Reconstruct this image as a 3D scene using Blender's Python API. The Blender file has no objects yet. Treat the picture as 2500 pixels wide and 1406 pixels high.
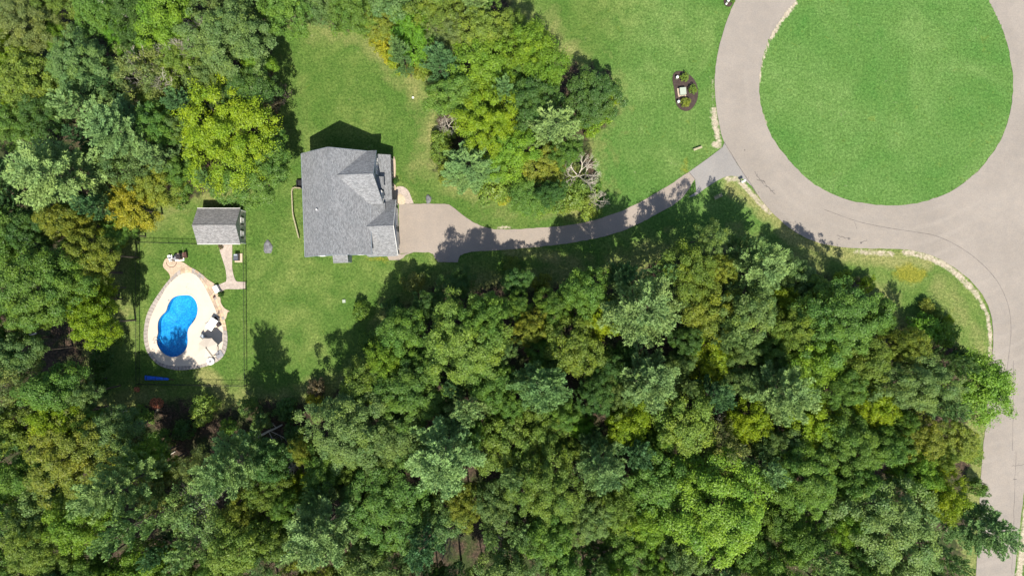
import bpy, math, random
import numpy as np
from mathutils import Vector, Matrix
from mathutils.geometry import tessellate_polygon

# ---------------------------------------------------------------- camera, sky, sun, exposure
scn = bpy.context.scene
COL = scn.collection
S = 16.0                 # plan pixels per metre at ground level
HC = 104.17              # flying height of the camera
cam_d = bpy.data.cameras.new('camera')
cam = bpy.data.objects.new('camera', cam_d)
COL.objects.link(cam)
cam.location = (0, 0, HC)
cam.rotation_euler = (0, 0, 0)
cam_d.sensor_width = 36.0
cam_d.lens = 24.0
cam_d.clip_end = 2000.0
scn.camera = cam

SUN_EL = math.radians(57.5)
SH_X, SH_Y = -0.125, 1.0           # direction in which shadows fall
sn = math.hypot(SH_X, SH_Y)
d = Vector((SH_X / sn * math.cos(SUN_EL), SH_Y / sn * math.cos(SUN_EL), -math.sin(SUN_EL)))
world = bpy.data.worlds.new('World')
scn.world = world
world.use_nodes = True
wn = world.node_tree
bg = wn.nodes['Background']
sky = wn.nodes.new('ShaderNodeTexSky')
sky.sky_type = 'NISHITA'
sky.sun_disc = False
sky.sun_elevation = SUN_EL
sky.sun_rotation = math.atan2(-SH_X, -SH_Y)
wn.links.new(sky.outputs[0], bg.inputs[0])
bg.inputs[1].default_value = 0.10
sl = bpy.data.lights.new('sun', 'SUN')
sl.energy = 4.4
sl.angle = math.radians(0.55)
sl.color = (1.0, 0.94, 0.83)
so = bpy.data.objects.new('sun', sl)
COL.objects.link(so)
so.rotation_euler = d.to_track_quat('-Z', 'Y').to_euler()
so.location = (0, -60, 80)
scn.view_settings.view_transform = 'Standard'
scn.view_settings.look = 'None'
scn.view_settings.gamma = 1
scn.view_settings.use_curve_mapping = False
scn.view_settings.exposure = 0.96
scn.render.engine = 'CYCLES'
scn.cycles.transparent_max_bounces = 12

# ---------------------------------------------------------------- helpers
def P(x, y, z=0.0, h=0.0):
    """plan pixel -> metres; h = height at which the point was read in the aerial view"""
    k = (1 - h / HC) / S
    return Vector(((x - 1250) * k, -(y - 703) * k, z))

def tag(o, label=None, cat=None, group=None, kind=None):
    if label: o['label'] = label
    if cat: o['category'] = cat
    if group: o['group'] = group
    if kind: o['kind'] = kind
    return o

def empty(name, loc=(0, 0, 0), rz=0.0):
    o = bpy.data.objects.new(name, None)
    COL.objects.link(o)
    o.location = loc
    o.rotation_euler = (0, 0, rz)
    o.empty_display_size = 0.2
    return o

class MB:
    def __init__(self):
        self.v = []; self.f = []; self.uv = []
    def poly(self, pts, uvs=None):
        b = len(self.v)
        self.v += [tuple(p) for p in pts]
        self.f.append(tuple(range(b, b + len(pts))))
        self.uv.append(uvs)
    def box(self, c, s, rz=0.0, taper=0.0):
        x, y, z = s[0] / 2, s[1] / 2, s[2] / 2
        cr, sr = math.cos(rz), math.sin(rz)
        b = len(self.v)
        for dz in (-1, 1):
            k = 1 - taper if dz > 0 else 1
            for dx, dy in ((-1, -1), (1, -1), (1, 1), (-1, 1)):
                px, py = dx * x * k, dy * y * k
                self.v.append((c[0] + px * cr - py * sr, c[1] + px * sr + py * cr, c[2] + dz * z))
        for q in ((3, 2, 1, 0), (4, 5, 6, 7), (0, 1, 5, 4), (1, 2, 6, 5), (2, 3, 7, 6), (3, 0, 4, 7)):
            self.f.append(tuple(b + i for i in q)); self.uv.append(None)
    def tube(self, p0, p1, r0, r1=None, n=6, cap=True):
        r1 = r0 if r1 is None else r1
        p0, p1 = Vector(p0), Vector(p1)
        a = (p1 - p0)
        if a.length < 1e-6: return
        a.normalize()
        t = Vector((0, 0, 1)) if abs(a.z) < 0.9 else Vector((1, 0, 0))
        u = a.cross(t).normalized(); w = a.cross(u)
        b = len(self.v)
        for p, r in ((p0, r0), (p1, r1)):
            for i in range(n):
                an = 2 * math.pi * i / n
                self.v.append(tuple(p + u * math.cos(an) * r + w * math.sin(an) * r))
        for i in range(n):
            j = (i + 1) % n
            self.f.append((b + i, b + i + n, b + j + n, b + j)); self.uv.append(None)
        if cap:
            self.f.append(tuple(b + i for i in range(n))); self.uv.append(None)
            self.f.append(tuple(b + n + i for i in reversed(range(n)))); self.uv.append(None)
    def lathe(self, c, prof, n=20):
        b = len(self.v)
        for r, z in prof:
            for i in range(n):
                an = 2 * math.pi * i / n
                self.v.append((c[0] + r * math.cos(an), c[1] + r * math.sin(an), c[2] + z))
        for k in range(len(prof) - 1):
            for i in range(n):
                j = (i + 1) % n
                self.f.append((b + k * n + i, b + k * n + j, b + (k + 1) * n + j, b + (k + 1) * n + i)); self.uv.append(None)
        self.f.append(tuple(b + (len(prof) - 1) * n + i for i in range(n))); self.uv.append(None)
    def prism(self, pts, z0, z1):
        n = len(pts); b = len(self.v)
        for z in (z0, z1):
            for p in pts: self.v.append((p[0], p[1], z))
        tri = tessellate_polygon([[Vector((p[0], p[1], 0)) for p in pts]])
        for t in tri:
            a, c, e = [Vector(pts[i][:2]) for i in t]
            up = (c - a).cross(e - a) > 0
            t = t if up else tuple(reversed(t))
            self.f.append(tuple(b + n + i for i in t)); self.uv.append(None)
            self.f.append(tuple(b + i for i in reversed(t))); self.uv.append(None)
        for i in range(n):
            j = (i + 1) % n
            self.f.append((b + i, b + j, b + n + j, b + n + i)); self.uv.append(None)
    def slab(self, quad, th, uvorg=0.0):
        """quad a,b (eave line) c,d (upper line); extruded down by th, uv in metres"""
        a, b2, c, d2 = [Vector(p) for p in quad]
        n = (b2 - a).cross(d2 - a).normalized()
        if n.z < 0: n = -n
        L = (b2 - a); Ln = L.normalized()
        up = (d2 - a); up = up - Ln * up.dot(Ln); up.normalize()
        uvs = [((p - a).dot(Ln) + uvorg, (p - a).dot(up)) for p in (a, b2, c, d2)]
        top = [a, b2, c, d2]
        if (b2 - a).cross(d2 - a).z < 0:
            top = top[::-1]; uvs = uvs[::-1]
        self.poly(top, uvs)
        low = [p - n * th for p in top]
        self.poly(low[::-1])
        for i in range(4):
            j = (i + 1) % 4
            self.poly([top[j], top[i], low[i], low[j]])
    def build(self, name, m, parent=None, loc=None, smooth=False):
        me = bpy.data.meshes.new(name)
        me.from_pydata(self.v, [], self.f)
        if any(u is not None for u in self.uv):
            ul = me.uv_layers.new(name='UVMap')
            k = 0
            for f, u in zip(self.f, self.uv):
                for i in range(len(f)):
                    ul.data[k].uv = u[i] if u is not None else (0.1, 0.1)
                    k += 1
        me.materials.append(m)
        if smooth: me.polygons.foreach_set('use_smooth', [True] * len(me.polygons))
        me.update()
        o = bpy.data.objects.new(name, me)
        COL.objects.link(o)
        if parent: o.parent = parent
        if loc is not None: o.location = loc
        return o

def clone(o, parent=None, name=None):
    c = o.copy(); COL.objects.link(c)
    if parent: c.parent = parent
    return c

def smooth_closed(pts, n=6):
    out = []; N = len(pts)
    for i in range(N):
        p0, p1, p2, p3 = [np.array(pts[(i + k) % N], float) for k in (-1, 0, 1, 2)]
        for j in range(n):
            t = j / n
            out.append(0.5 * ((2 * p1) + (-p0 + p2) * t + (2 * p0 - 5 * p1 + 4 * p2 - p3) * t * t + (-p0 + 3 * p1 - 3 * p2 + p3) * t ** 3))
    return [tuple(p) for p in out]

def smooth_open(pts, n=6):
    pts = [tuple(2 * np.array(pts[0]) - np.array(pts[1]))] + list(pts) + [tuple(2 * np.array(pts[-1]) - np.array(pts[-2]))]
    out = []
    for i in range(1, len(pts) - 2):
        p0, p1, p2, p3 = [np.array(pts[i + k], float) for k in (-1, 0, 1, 2)]
        for j in range(n):
            t = j / n
            out.append(0.5 * ((2 * p1) + (-p0 + p2) * t + (2 * p0 - 5 * p1 + 4 * p2 - p3) * t * t + (-p0 + 3 * p1 - 3 * p2 + p3) * t ** 3))
    out.append(np.array(pts[-2], float))
    return [tuple(p) for p in out]

def sheet(name, outer, z, m, holes=(), thick=0.0, parent=None, local=False):
    """flat sheet from plan-pixel outline(s), optional skirt of given thickness"""
    loops = [[(p if local else P(p[0], p[1])) for p in l] for l in [outer] + list(holes)]
    loops = [[Vector((p[0], p[1], z)) for p in l] for l in loops]
    flat = [p for l in loops for p in l]
    mb = MB()
    mb.v = [tuple(p) for p in flat]
    for t in tessellate_polygon(loops):
        a, b, c = [flat[i] for i in t]
        if ((b - a).cross(c - a)).z < 0: t = tuple(reversed(t))
        mb.f.append(tuple(t)); mb.uv.append(None)
    if thick:
        base = 0
        for l in loops:
            n = len(l); b = len(mb.v)
            mb.v += [(p[0], p[1], z - thick) for p in l]
            for i in range(n):
                j = (i + 1) % n
                mb.f.append((base + i, base + j, b + j, b + i)); mb.uv.append(None)
            base += n
    return mb.build(name, m, parent)

# numpy plan geometry (pixels)
def inside(px, py, poly):
    r = np.zeros(px.shape, bool)
    n = len(poly)
    for i in range(n):
        x0, y0 = poly[i]; x1, y1 = poly[(i + 1) % n]
        if y0 == y1: continue
        c = ((y0 > py) != (y1 > py)) & (px < (x1 - x0) * (py - y0) / (y1 - y0) + x0)
        r ^= c
    return r

def dist(px, py, line, closed=False):
    best = np.full(px.shape, 1e9)
    n = len(line)
    for i in range(n if closed else n - 1):
        x0, y0 = line[i]; x1, y1 = line[(i + 1) % n]
        dx, dy = x1 - x0, y1 - y0
        L = dx * dx + dy * dy + 1e-9
        t = np.clip(((px - x0) * dx + (py - y0) * dy) / L, 0, 1)
        best = np.minimum(best, np.hypot(px - x0 - t * dx, py - y0 - t * dy))
    return best

# ---------------------------------------------------------------- materials
def nt(m):
    m.use_nodes = True
    return m.node_tree.nodes, m.node_tree.links

def rgb(c): return (c[0], c[1], c[2], 1.0)

def mixc(N, L, fac, a, b, mode='MIX'):
    n = N.new('ShaderNodeMix'); n.data_type = 'RGBA'; n.blend_type = mode
    for s, v in ((0, fac), (6, a), (7, b)):
        if isinstance(v, (int, float)): n.inputs[s].default_value = v
        elif isinstance(v, (tuple, list)): n.inputs[s].default_value = rgb(v)
        else: L.new(v, n.inputs[s])
    return n.outputs[2]

def noise(N, L, scale, detail=3, rough=0.5, vec=None, dist_=0.0):
    n = N.new('ShaderNodeTexNoise')
    n.inputs['Scale'].default_value = scale
    n.inputs['Detail'].default_value = detail
    n.inputs['Roughness'].default_value = rough
    n.inputs['Distortion'].default_value = dist_
    if vec is not None: L.new(vec, n.inputs['Vector'])
    return n.outputs['Fac']

def ramp(N, L, src, a, b, va=0.0, vb=1.0):
    n = N.new('ShaderNodeMapRange')
    n.inputs[1].default_value = a; n.inputs[2].default_value = b
    n.inputs[3].default_value = va; n.inputs[4].default_value = vb
    L.new(src, n.inputs[0])
    return n.outputs[0]

def mth(N, L, op, a, b=None):
    n = N.new('ShaderNodeMath'); n.operation = op
    for i, v in enumerate((a, b)):
        if v is None: continue
        if isinstance(v, (int, float)): n.inputs[i].default_value = v
        else: L.new(v, n.inputs[i])
    return n.outputs[0]

def coords(N, which='Object'):
    return N.new('ShaderNodeTexCoord').outputs[which]

def bump(N, L, h, strength=0.5, distance=0.05):
    n = N.new('ShaderNodeBump')
    n.inputs['Strength'].default_value = strength
    n.inputs['Distance'].default_value = distance
    L.new(h, n.inputs['Height'])
    return n.outputs[0]

def simple(name, c, rough=0.7, var=0.15, scale=3.0, metal=0.0, spec=0.4, bmp=0.0, objcol=False, fine=0.0):
    m = bpy.data.materials.new(name)
    N, L = nt(m)
    b = N['Principled BSDF']
    co = coords(N)
    n1 = noise(N, L, scale, 4, 0.6, co)
    base = c
    if objcol:
        base = N.new('ShaderNodeObjectInfo').outputs['Color']
    hi = mixc(N, L, 1.0, base, (1 + var,) * 3, 'MULTIPLY')
    lo = mixc(N, L, 1.0, base, (1 - var,) * 3, 'MULTIPLY')
    col = mixc(N, L, ramp(N, L, n1, 0.3, 0.7), lo, hi)
    if fine:
        n2 = noise(N, L, 14.0, 2, 0.7, co)
        col = mixc(N, L, 1.0, col, N.new('ShaderNodeCombineColor').outputs[0], 'MULTIPLY') if False else mixc(N, L, ramp(N, L, n2, 0.35, 0.65), mixc(N, L, 1.0, col, (1 - fine,) * 3, 'MULTIPLY'), mixc(N, L, 1.0, col, (1 + fine,) * 3, 'MULTIPLY'))
    L.new(col, b.inputs['Base Color'])
    b.inputs['Roughness'].default_value = rough
    b.inputs['Metallic'].default_value = metal
    b.inputs['Specular IOR Level'].default_value = spec
    if bmp:
        L.new(bump(N, L, noise(N, L, scale * 5, 4, 0.6, co), bmp, 0.03), b.inputs['Normal'])
    return m

def attr(N, name):
    a = N.new('ShaderNodeAttribute'); a.attribute_name = name
    return a.outputs['Fac']

def ground_mat():
    m = bpy.data.materials.new('lawn_and_woodland_ground')
    N, L = nt(m); b = N['Principled BSDF']
    co = coords(N)
    big = noise(N, L, 0.075, 5, 0.62, co, 0.8)
    mid = noise(N, L, 0.35, 5, 0.6, co)
    fine = noise(N, L, 2.6, 5, 0.75, co)
    vf = noise(N, L, 4.2, 3, 0.8, co)
    lawn = mixc(N, L, ramp(N, L, big, 0.38, 0.62), (0.060, 0.122, 0.018), (0.130, 0.176, 0.040))
    lawn = mixc(N, L, ramp(N, L, mid, 0.35, 0.7), lawn, (0.052, 0.110, 0.016))
    lush = mixc(N, L, ramp(N, L, big, 0.35, 0.65), (0.054, 0.142, 0.024), (0.116, 0.196, 0.050))
    lush = mixc(N, L, ramp(N, L, mid, 0.3, 0.75), lush, (0.072, 0.150, 0.028))
    col = mixc(N, L, attr(N, 'lush'), lawn, lush)
    # thin, dry grass
    dn = mth(N, L, 'ADD', attr(N, 'dry'), ramp(N, L, mid, 0.3, 0.7, -0.28, 0.28))
    col = mixc(N, L, ramp(N, L, dn, 0.25, 0.8), col, (0.180, 0.190, 0.060))
    yn = mth(N, L, 'ADD', attr(N, 'moss'), ramp(N, L, noise(N, L, 0.7, 5, 0.65, co, 1.0), 0.3, 0.7, -0.5, 0.5))
    col = mixc(N, L, ramp(N, L, yn, 0.3, 1.1, 0, .75), col, (0.17, 0.165, 0.014))
    # leaf litter
    ln = mth(N, L, 'ADD', attr(N, 'litter'), ramp(N, L, noise(N, L, 0.8, 5, 0.7, co), 0.3, 0.7, -0.35, 0.35))
    lit = mixc(N, L, ramp(N, L, fine, 0.35, 0.65), (0.030, 0.024, 0.016), (0.085, 0.058, 0.036))
    lit = mixc(N, L, ramp(N, L, mid, 0.45, 0.6), lit, (0.035, 0.05, 0.014))
    col = mixc(N, L, ramp(N, L, ln, 0.35, 0.65), col, lit)
    # grain of the blades
    col = mixc(N, L, ramp(N, L, fine, 0.36, 0.66), mixc(N, L, 1.0, col, (0.60, 0.66, 0.60), 'MULTIPLY'), mixc(N, L, 1.0, col, (1.38, 1.30, 1.45), 'MULTIPLY'))
    col = mixc(N, L, ramp(N, L, vf, 0.36, 0.66), mixc(N, L, 1.0, col, (0.68, 0.71, 0.68), 'MULTIPLY'), mixc(N, L, 1.0, col, (1.30, 1.26, 1.36), 'MULTIPLY'))
    sn_ = mth(N, L, 'ADD', attr(N, 'sand'), ramp(N, L, noise(N, L, 1.0, 6, 0.75, co, 0.8), 0.3, 0.7, -0.55, 0.55))
    sand = mixc(N, L, ramp(N, L, fine, 0.35, 0.65), (0.22, 0.185, 0.13), (0.46, 0.40, 0.31))
    col = mixc(N, L, ramp(N, L, sn_, 0.40, 1.0), col, sand)
    L.new(col, b.inputs['Base Color'])
    b.inputs['Roughness'].default_value = 0.9
    b.inputs['Specular IOR Level'].default_value = 0.15
    h = mth(N, L, 'ADD', fine, mth(N, L, 'MULTIPLY', vf, 0.6))
    L.new(bump(N, L, h, 0.7, 0.12), b.inputs['Normal'])
    return m
M_ground = ground_mat()

def asphalt(name, c, island=False, cracks=0.0):
    m = bpy.data.materials.new(name)
    N, L = nt(m); b = N['Principled BSDF']
    co = coords(N)
    big = noise(N, L, 0.12, 4, 0.6, co)
    fine = noise(N, L, 5.0, 4, 0.8, co)
    st = noise(N, L, 0.9, 5, 0.7, co)
    col = mixc(N, L, ramp(N, L, big, 0.35, 0.65), tuple(0.92 * v for v in c), tuple(1.07 * v for v in c))
    col = mixc(N, L, ramp(N, L, st, 0.3, 0.75), mixc(N, L, 1.0, col, (1.04, 1.02, 1.0), 'MULTIPLY'), mixc(N, L, 1.0, col, (0.90, 0.91, 0.93), 'MULTIPLY'))
    if island:
        # polished wheel paths follow the ring round the island
        ic = P(2163, 190)
        sub = N.new('ShaderNodeVectorMath'); sub.operation = 'DISTANCE'
        L.new(co, sub.inputs[0]); sub.inputs[1].default_value = ic
        w = noise(N, L, 0.15, 2, 0.5, co)
        dd = mth(N, L, 'ADD', sub.outputs['Value'], mth(N, L, 'MULTIPLY', w, 1.6))
        s_ = mth(N, L, 'SINE', mth(N, L, 'MULTIPLY', dd, 2.9))
        st2 = mth(N, L, 'MULTIPLY', ramp(N, L, s_, 0.3, 1.0), ramp(N, L, noise(N, L, 0.08, 2, 0.5, co), 0.45, 0.65))
        col = mixc(N, L, mth(N, L, 'MULTIPLY', st2, 0.32), col, tuple(1.2 * v for v in c))
    col = mixc(N, L, ramp(N, L, fine, 0.3, 0.7), mixc(N, L, 1.0, col, (0.87, 0.87, 0.87), 'MULTIPLY'), mixc(N, L, 1.0, col, (1.12, 1.12, 1.12), 'MULTIPLY'))
    L.new(col, b.inputs['Base Color'])
    b.inputs['Roughness'].default_value = 0.85
    b.inputs['Specular IOR Level'].default_value = 0.3
    L.new(bump(N, L, fine, 0.35, 0.02), b.inputs['Normal'])
    return m
M_road = asphalt('weathered_asphalt', (0.232, 0.205, 0.176), True)
M_drive = asphalt('driveway_asphalt', (0.256, 0.218, 0.183))
M_apron = asphalt('apron_asphalt', (0.218, 0.206, 0.193))
M_seam = simple('tar_seam', (0.12, 0.105, 0.095), 0.8, 0.3, 2.0)

def shingle(name, c):
    m = bpy.data.materials.new(name)
    N, L = nt(m); b = N['Principled BSDF']
    uv = coords(N, 'UV')
    br = N.new('ShaderNodeTexBrick')
    L.new(uv, br.inputs['Vector'])
    br.inputs['Scale'].default_value = 1.0
    br.inputs['Brick Width'].default_value = 0.32
    br.inputs['Row Height'].default_value = 0.145
    br.inputs['Mortar Size'].default_value = 0.012
    br.inputs['Mortar Smooth'].default_value = 0.4
    br.inputs['Bias'].default_value = 0.0
    br.inputs['Color1'].default_value = rgb(tuple(0.74 * v for v in c))
    br.inputs['Color2'].default_value = rgb(tuple(1.26 * v for v in c))
    br.inputs['Mortar'].default_value = rgb(tuple(0.6 * v for v in c))
    n1 = noise(N, L, 5.5, 4, 0.85, uv)
    col = mixc(N, L, ramp(N, L, n1, 0.3, 0.7), mixc(N, L, 1.0, br.outputs[0], (0.66, 0.67, 0.69), 'MULTIPLY'), mixc(N, L, 1.0, br.outputs[0], (1.4, 1.39, 1.36), 'MULTIPLY'))
    n2 = noise(N, L, 0.5, 4, 0.6, uv)
    col = mixc(N, L, ramp(N, L, n2, 0.35, 0.65), mixc(N, L, 1.0, col, (0.93, 0.94, 0.95), 'MULTIPLY'), mixc(N, L, 1.0, col, (1.06, 1.05, 1.05), 'MULTIPLY'))
    L.new(col, b.inputs['Base Color'])
    b.inputs['Roughness'].default_value = 0.9
    b.inputs['Specular IOR Level'].default_value = 0.2
    L.new(bump(N, L, mth(N, L, 'ADD', br.outputs['Fac'], n1), 0.3, -0.02), b.inputs['Normal'])
    return m
M_shingle = shingle('grey_asphalt_shingles', (0.186, 0.190, 0.196))
M_shingle2 = shingle('warm_grey_asphalt_shingles', (0.196, 0.192, 0.192))
M_siding = simple('blue_grey_clapboard', (0.20, 0.235, 0.27), 0.6, 0.06, 1.2)
M_greige = simple('greige_clapboard', (0.42, 0.39, 0.35), 0.6, 0.06, 1.2)
M_white = simple('white_painted_trim', (0.72, 0.71, 0.68), 0.5, 0.05, 2.0)
M_glassdark = simple('dark_window_glass', (0.018, 0.022, 0.028), 0.08, 0.1, 1.0, spec=0.7)
M_black = simple('black_coated_metal', (0.016, 0.016, 0.018), 0.45, 0.1, 2.0)
M_darknavy = simple('dark_navy_casing', (0.02, 0.028, 0.05), 0.4, 0.2, 2.0)
M_chrome = simple('brushed_steel', (0.6, 0.6, 0.6), 0.25, 0.05, 2.0, metal=1.0)
M_deck = simple('cream_concrete_deck', (0.50, 0.43, 0.35), 0.8, 0.05, 0.7, fine=0.05, bmp=0.1)
M_paver = simple('pinkish_grey_pavers', (0.33, 0.275, 0.235), 0.85, 0.18, 1.6, fine=0.28, bmp=0.3)
M_patio = simple('tan_patio_pavers', (0.40, 0.31, 0.225), 0.85, 0.16, 1.4, fine=0.25, bmp=0.3)
M_stone = simple('natural_stone_blocks', (1, 1, 1), 0.85, 0.18, 3.0, objcol=True, bmp=0.4, fine=0.1)
M_rock = simple('grey_boulder_rock', (0.13, 0.13, 0.135), 0.9, 0.4, 2.5, bmp=0.8, fine=0.3)
M_mulch = simple('dark_brown_bark_mulch', (0.045, 0.03, 0.026), 0.95, 0.3, 2.0, bmp=0.9, fine=0.4)
M_palestone = simple('pale_river_stone', (0.42, 0.34, 0.24), 0.85, 0.2, 3.0, bmp=0.5, fine=0.2)
M_wood = simple('weathered_pale_wood', (0.30, 0.27, 0.17), 0.8, 0.15, 3.0)
M_redwood = simple('red_brown_stained_wood', (0.10, 0.045, 0.035), 0.7, 0.25, 3.0)
M_canvas = simple('cream_canvas', (0.46, 0.40, 0.33), 0.8, 0.04, 1.0)
M_tablewhite = simple('bright_white_plastic', (0.82, 0.82, 0.80), 0.5, 0.02, 1.0)
M_grill = simple('dark_brown_wicker', (0.03, 0.022, 0.026), 0.7, 0.3, 6.0)
M_greenbox = simple('pale_green_utility_paint', (0.30, 0.34, 0.27), 0.5, 0.06, 2.0)
M_tan = simple('tan_concrete', (0.42, 0.33, 0.24), 0.8, 0.1, 2.0)
M_blue = simple('bright_blue_pool_cover', (0.01, 0.10, 0.55), 0.45, 0.25, 5.0, bmp=0.5)
M_grey = simple('mid_grey_plastic', (0.20, 0.20, 0.22), 0.5, 0.1, 3.0)
M_bark = simple('grey_brown_bark', (0.085, 0.068, 0.052), 0.95, 0.3, 3.0, bmp=0.6)
M_deadwood = simple('bleached_dead_wood', (0.42, 0.38, 0.32), 0.9, 0.2, 3.0)
M_greyblue = simple('blue_grey_cushion', (0.30, 0.34, 0.38), 0.8, 0.1, 3.0)

def leafmat(name, transl=0.28, rough=0.5):
    m = bpy.data.materials.new(name)
    N, L = nt(m); b = N['Principled BSDF']; out = N['Material Output']
    oi = N.new('ShaderNodeObjectInfo')
    tint = attr(N, 'tint'); clump = attr(N, 'clump')
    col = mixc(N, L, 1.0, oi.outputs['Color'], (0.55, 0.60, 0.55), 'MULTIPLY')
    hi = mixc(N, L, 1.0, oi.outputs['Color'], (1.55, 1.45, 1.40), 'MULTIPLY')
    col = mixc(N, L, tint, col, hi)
    # some sprays turn yellower, some stay darker
    yel = mixc(N, L, 1.0, col, (1.20, 1.12, 0.72), 'MULTIPLY')
    col = mixc(N, L, ramp(N, L, clump, 0.62, 1.0, 0.0, 0.85), col, yel)
    drk = mixc(N, L, 1.0, col, (0.78, 0.90, 0.98), 'MULTIPLY')
    col = mixc(N, L, ramp(N, L, clump, 0.0, 0.4, 0.8, 0.0), col, drk)
    geo = N.new('ShaderNodeNewGeometry')
    n1 = noise(N, L, 0.28, 3, 0.6, geo.outputs['Position'])
    col = mixc(N, L, ramp(N, L, n1, 0.35, 0.65), mixc(N, L, 1.0, col, (0.86, 0.95, 0.95), 'MULTIPLY'), mixc(N, L, 1.0, col, (1.08, 1.05, 0.95), 'MULTIPLY'))
    L.new(col, b.inputs['Base Color'])
    b.inputs['Roughness'].default_value = rough
    b.inputs['Specular IOR Level'].default_value = 0.28
    t = N.new('ShaderNodeBsdfTranslucent')
    L.new(mixc(N, L, 1.0, col, (1.5, 1.45, 0.8), 'MULTIPLY'), t.inputs['Color'])
    mx = N.new('ShaderNodeMixShader'); mx.inputs[0].default_value = transl
    L.new(b.outputs[0], mx.inputs[1]); L.new(t.outputs[0], mx.inputs[2])
    L.new(mx.outputs[0], out.inputs['Surface'])
    return m
M_leaf = leafmat('broad_leaves')
M_needle = leafmat('pine_needles', 0.18, 0.6)

def water_mat():
    m = bpy.data.materials.new('pool_water')
    N, L = nt(m); out = N['Material Output']
    N.remove(N['Principled BSDF'])
    co = coords(N)
    tr = N.new('ShaderNodeBsdfTransparent'); tr.inputs[0].default_value = (0.42, 0.80, 0.96, 1)
    gl = N.new('ShaderNodeBsdfGlossy'); gl.inputs['Roughness'].default_value = 0.04
    fr = N.new('ShaderNodeFresnel'); fr.inputs['IOR'].default_value = 1.33
    w = mth(N, L, 'ADD', noise(N, L, 3.5, 3, 0.6, co, 0.6), noise(N, L, 9.0, 2, 0.5, co))
    bn = bump(N, L, w, 0.5, 0.06)
    L.new(bn, gl.inputs['Normal']); L.new(bn, fr.inputs['Normal'])
    mx = N.new('ShaderNodeMixShader')
    L.new(fr.outputs[0], mx.inputs[0]); L.new(tr.outputs[0], mx.inputs[1]); L.new(gl.outputs[0], mx.inputs[2])
    L.new(mx.outputs[0], out.inputs['Surface'])
    return m
M_water = water_mat()

def liner_mat():
    m = bpy.data.materials.new('speckled_blue_pool_liner')
    N, L = nt(m); b = N['Principled BSDF']
    co = coords(N)
    v = noise(N, L, 4.5, 3, 0.8, co, 1.2)
    col = mixc(N, L, ramp(N, L, v, 0.42, 0.62), (0.015, 0.19, 0.42), (0.08, 0.46, 0.66))
    L.new(col, b.inputs['Base Color'])
    b.inputs['Roughness'].default_value = 0.6
    return m
M_liner = liner_mat()

# ================================================================ THE SETTING
ISLAND = smooth_closed([(1946, 0), (1905, 50), (1877, 100), (1859, 155), (1853, 215), (1862, 275), (1885, 335), (1925, 390), (1972, 438), (2028, 472), (2090, 493), (2165, 502), (2240, 496), (2318, 469), (2385, 420), (2435, 355), (2463, 290), (2473, 210), (2466, 140), (2448, 75), (2425, 25), (2385, -45), (2320, -100), (2240, -135), (2160, -140), (2070, -115), (2000, -65)], 6)
ROAD_L = smooth_open([(1850, -110), (1796, 0), (1771, 62), (1752, 130), (1745, 200), (1750, 270), (1768, 348), (1800, 400), (1835, 452), (1868, 500), (1925, 555), (1990, 590), (2070, 605), (2160, 607), (2230, 612), (2290, 630), (2350, 668), (2393, 712), (2418, 762), (2425, 820), (2421, 880), (2413, 950), (2408, 1027), (2401, 1084), (2395, 1155), (2391, 1240), (2387, 1330), (2382, 1420), (2372, 1600), (2350, 2300)], 6)
ROAD_R = smooth_open([(2440, 2300), (2462, 1600), (2476, 1406), (2500, 1200), (2530, 950), (2555, 650), (2572, 300), (2580, -60), (2590, -1200)], 6)
ROAD = ROAD_L + ROAD_R + [(2480, -1200), (2475, -260), (2380, -250), (2160, -260), (1960, -200)]
DRIVE = smooth_open([(974, 620), (974, 560), (974, 497)], 3) + smooth_open([(1010, 497.5), (1085, 498), (1103, 505), (1148, 538), (1190, 557), (1235, 560), (1310, 557), (1395, 549), (1450, 538), (1502, 521), (1560, 495), (1620, 461), (1682, 420)], 5) + smooth_open([(1697, 438), (1662, 487), (1605, 522), (1540, 555), (1480, 576), (1400, 592), (1320, 602), (1225, 610), (1165, 613), (1138, 618), (1122, 626), (1118, 640)], 5) + smooth_open([(1070, 640), (1062, 630), (1056, 620), (1044, 616)], 4) + [(1010, 616)]
APRON = [(1682, 420), (1727, 388), (1764, 360), (1768, 350), (1800, 402), (1835, 454)] + smooth_open([(1832, 452), (1818, 440), (1798, 431), (1775, 431), (1752, 441), (1722, 460), (1697, 478), (1677, 482)], 5)
APRON = APRON[:-1] + [(1700, 468), (1697, 438)]
WALK = smooth_open([(958, 497), (960, 470), (968, 457), (984, 456), (997, 466), (1004, 482), (1010, 497)], 4)
PAD = [(945, 625), (1010, 616.5), (1000, 619), (990, 623), (984, 630), (973, 635), (950, 635)]
POOL = smooth_closed([(433, 722), (450, 720), (466, 721.5), (478, 733), (483.5, 750), (482, 768), (475, 783), (463, 799), (459, 813), (459.5, 832), (457, 848), (449, 860), (436, 869), (422, 871.5), (406, 867), (393, 856), (385, 842), (383, 826), (386, 812), (385.5, 799), (387, 784), (394, 771), (405.5, 759), (411, 743), (420, 729)], 5)
DECK = smooth_closed([(462, 665.5), (443, 669), (423, 684), (407, 702), (394, 724), (381, 748), (370, 772), (363.5, 796), (361.5, 817), (363.5, 838), (370, 859), (383, 878), (400, 888), (425, 893), (452, 893), (478, 892), (504, 885), (520, 875), (538, 859), (545, 838), (546, 817), (544, 798), (536, 780), (528, 759), (517, 733), (504, 706), (491, 685), (478, 671)], 5)
BORDER = smooth_closed([(462, 652), (440, 658), (412, 684), (388, 716), (370, 744), (358, 770), (353, 795), (351, 820), (354, 843), (361, 862), (374, 879), (390, 892), (412, 900), (440, 903.5), (470, 901), (494, 896.5), (520, 888), (540, 876), (552, 856), (556, 830), (554, 805), (548, 775), (537, 745), (524, 715), (508, 688), (488, 665)], 5)
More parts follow.
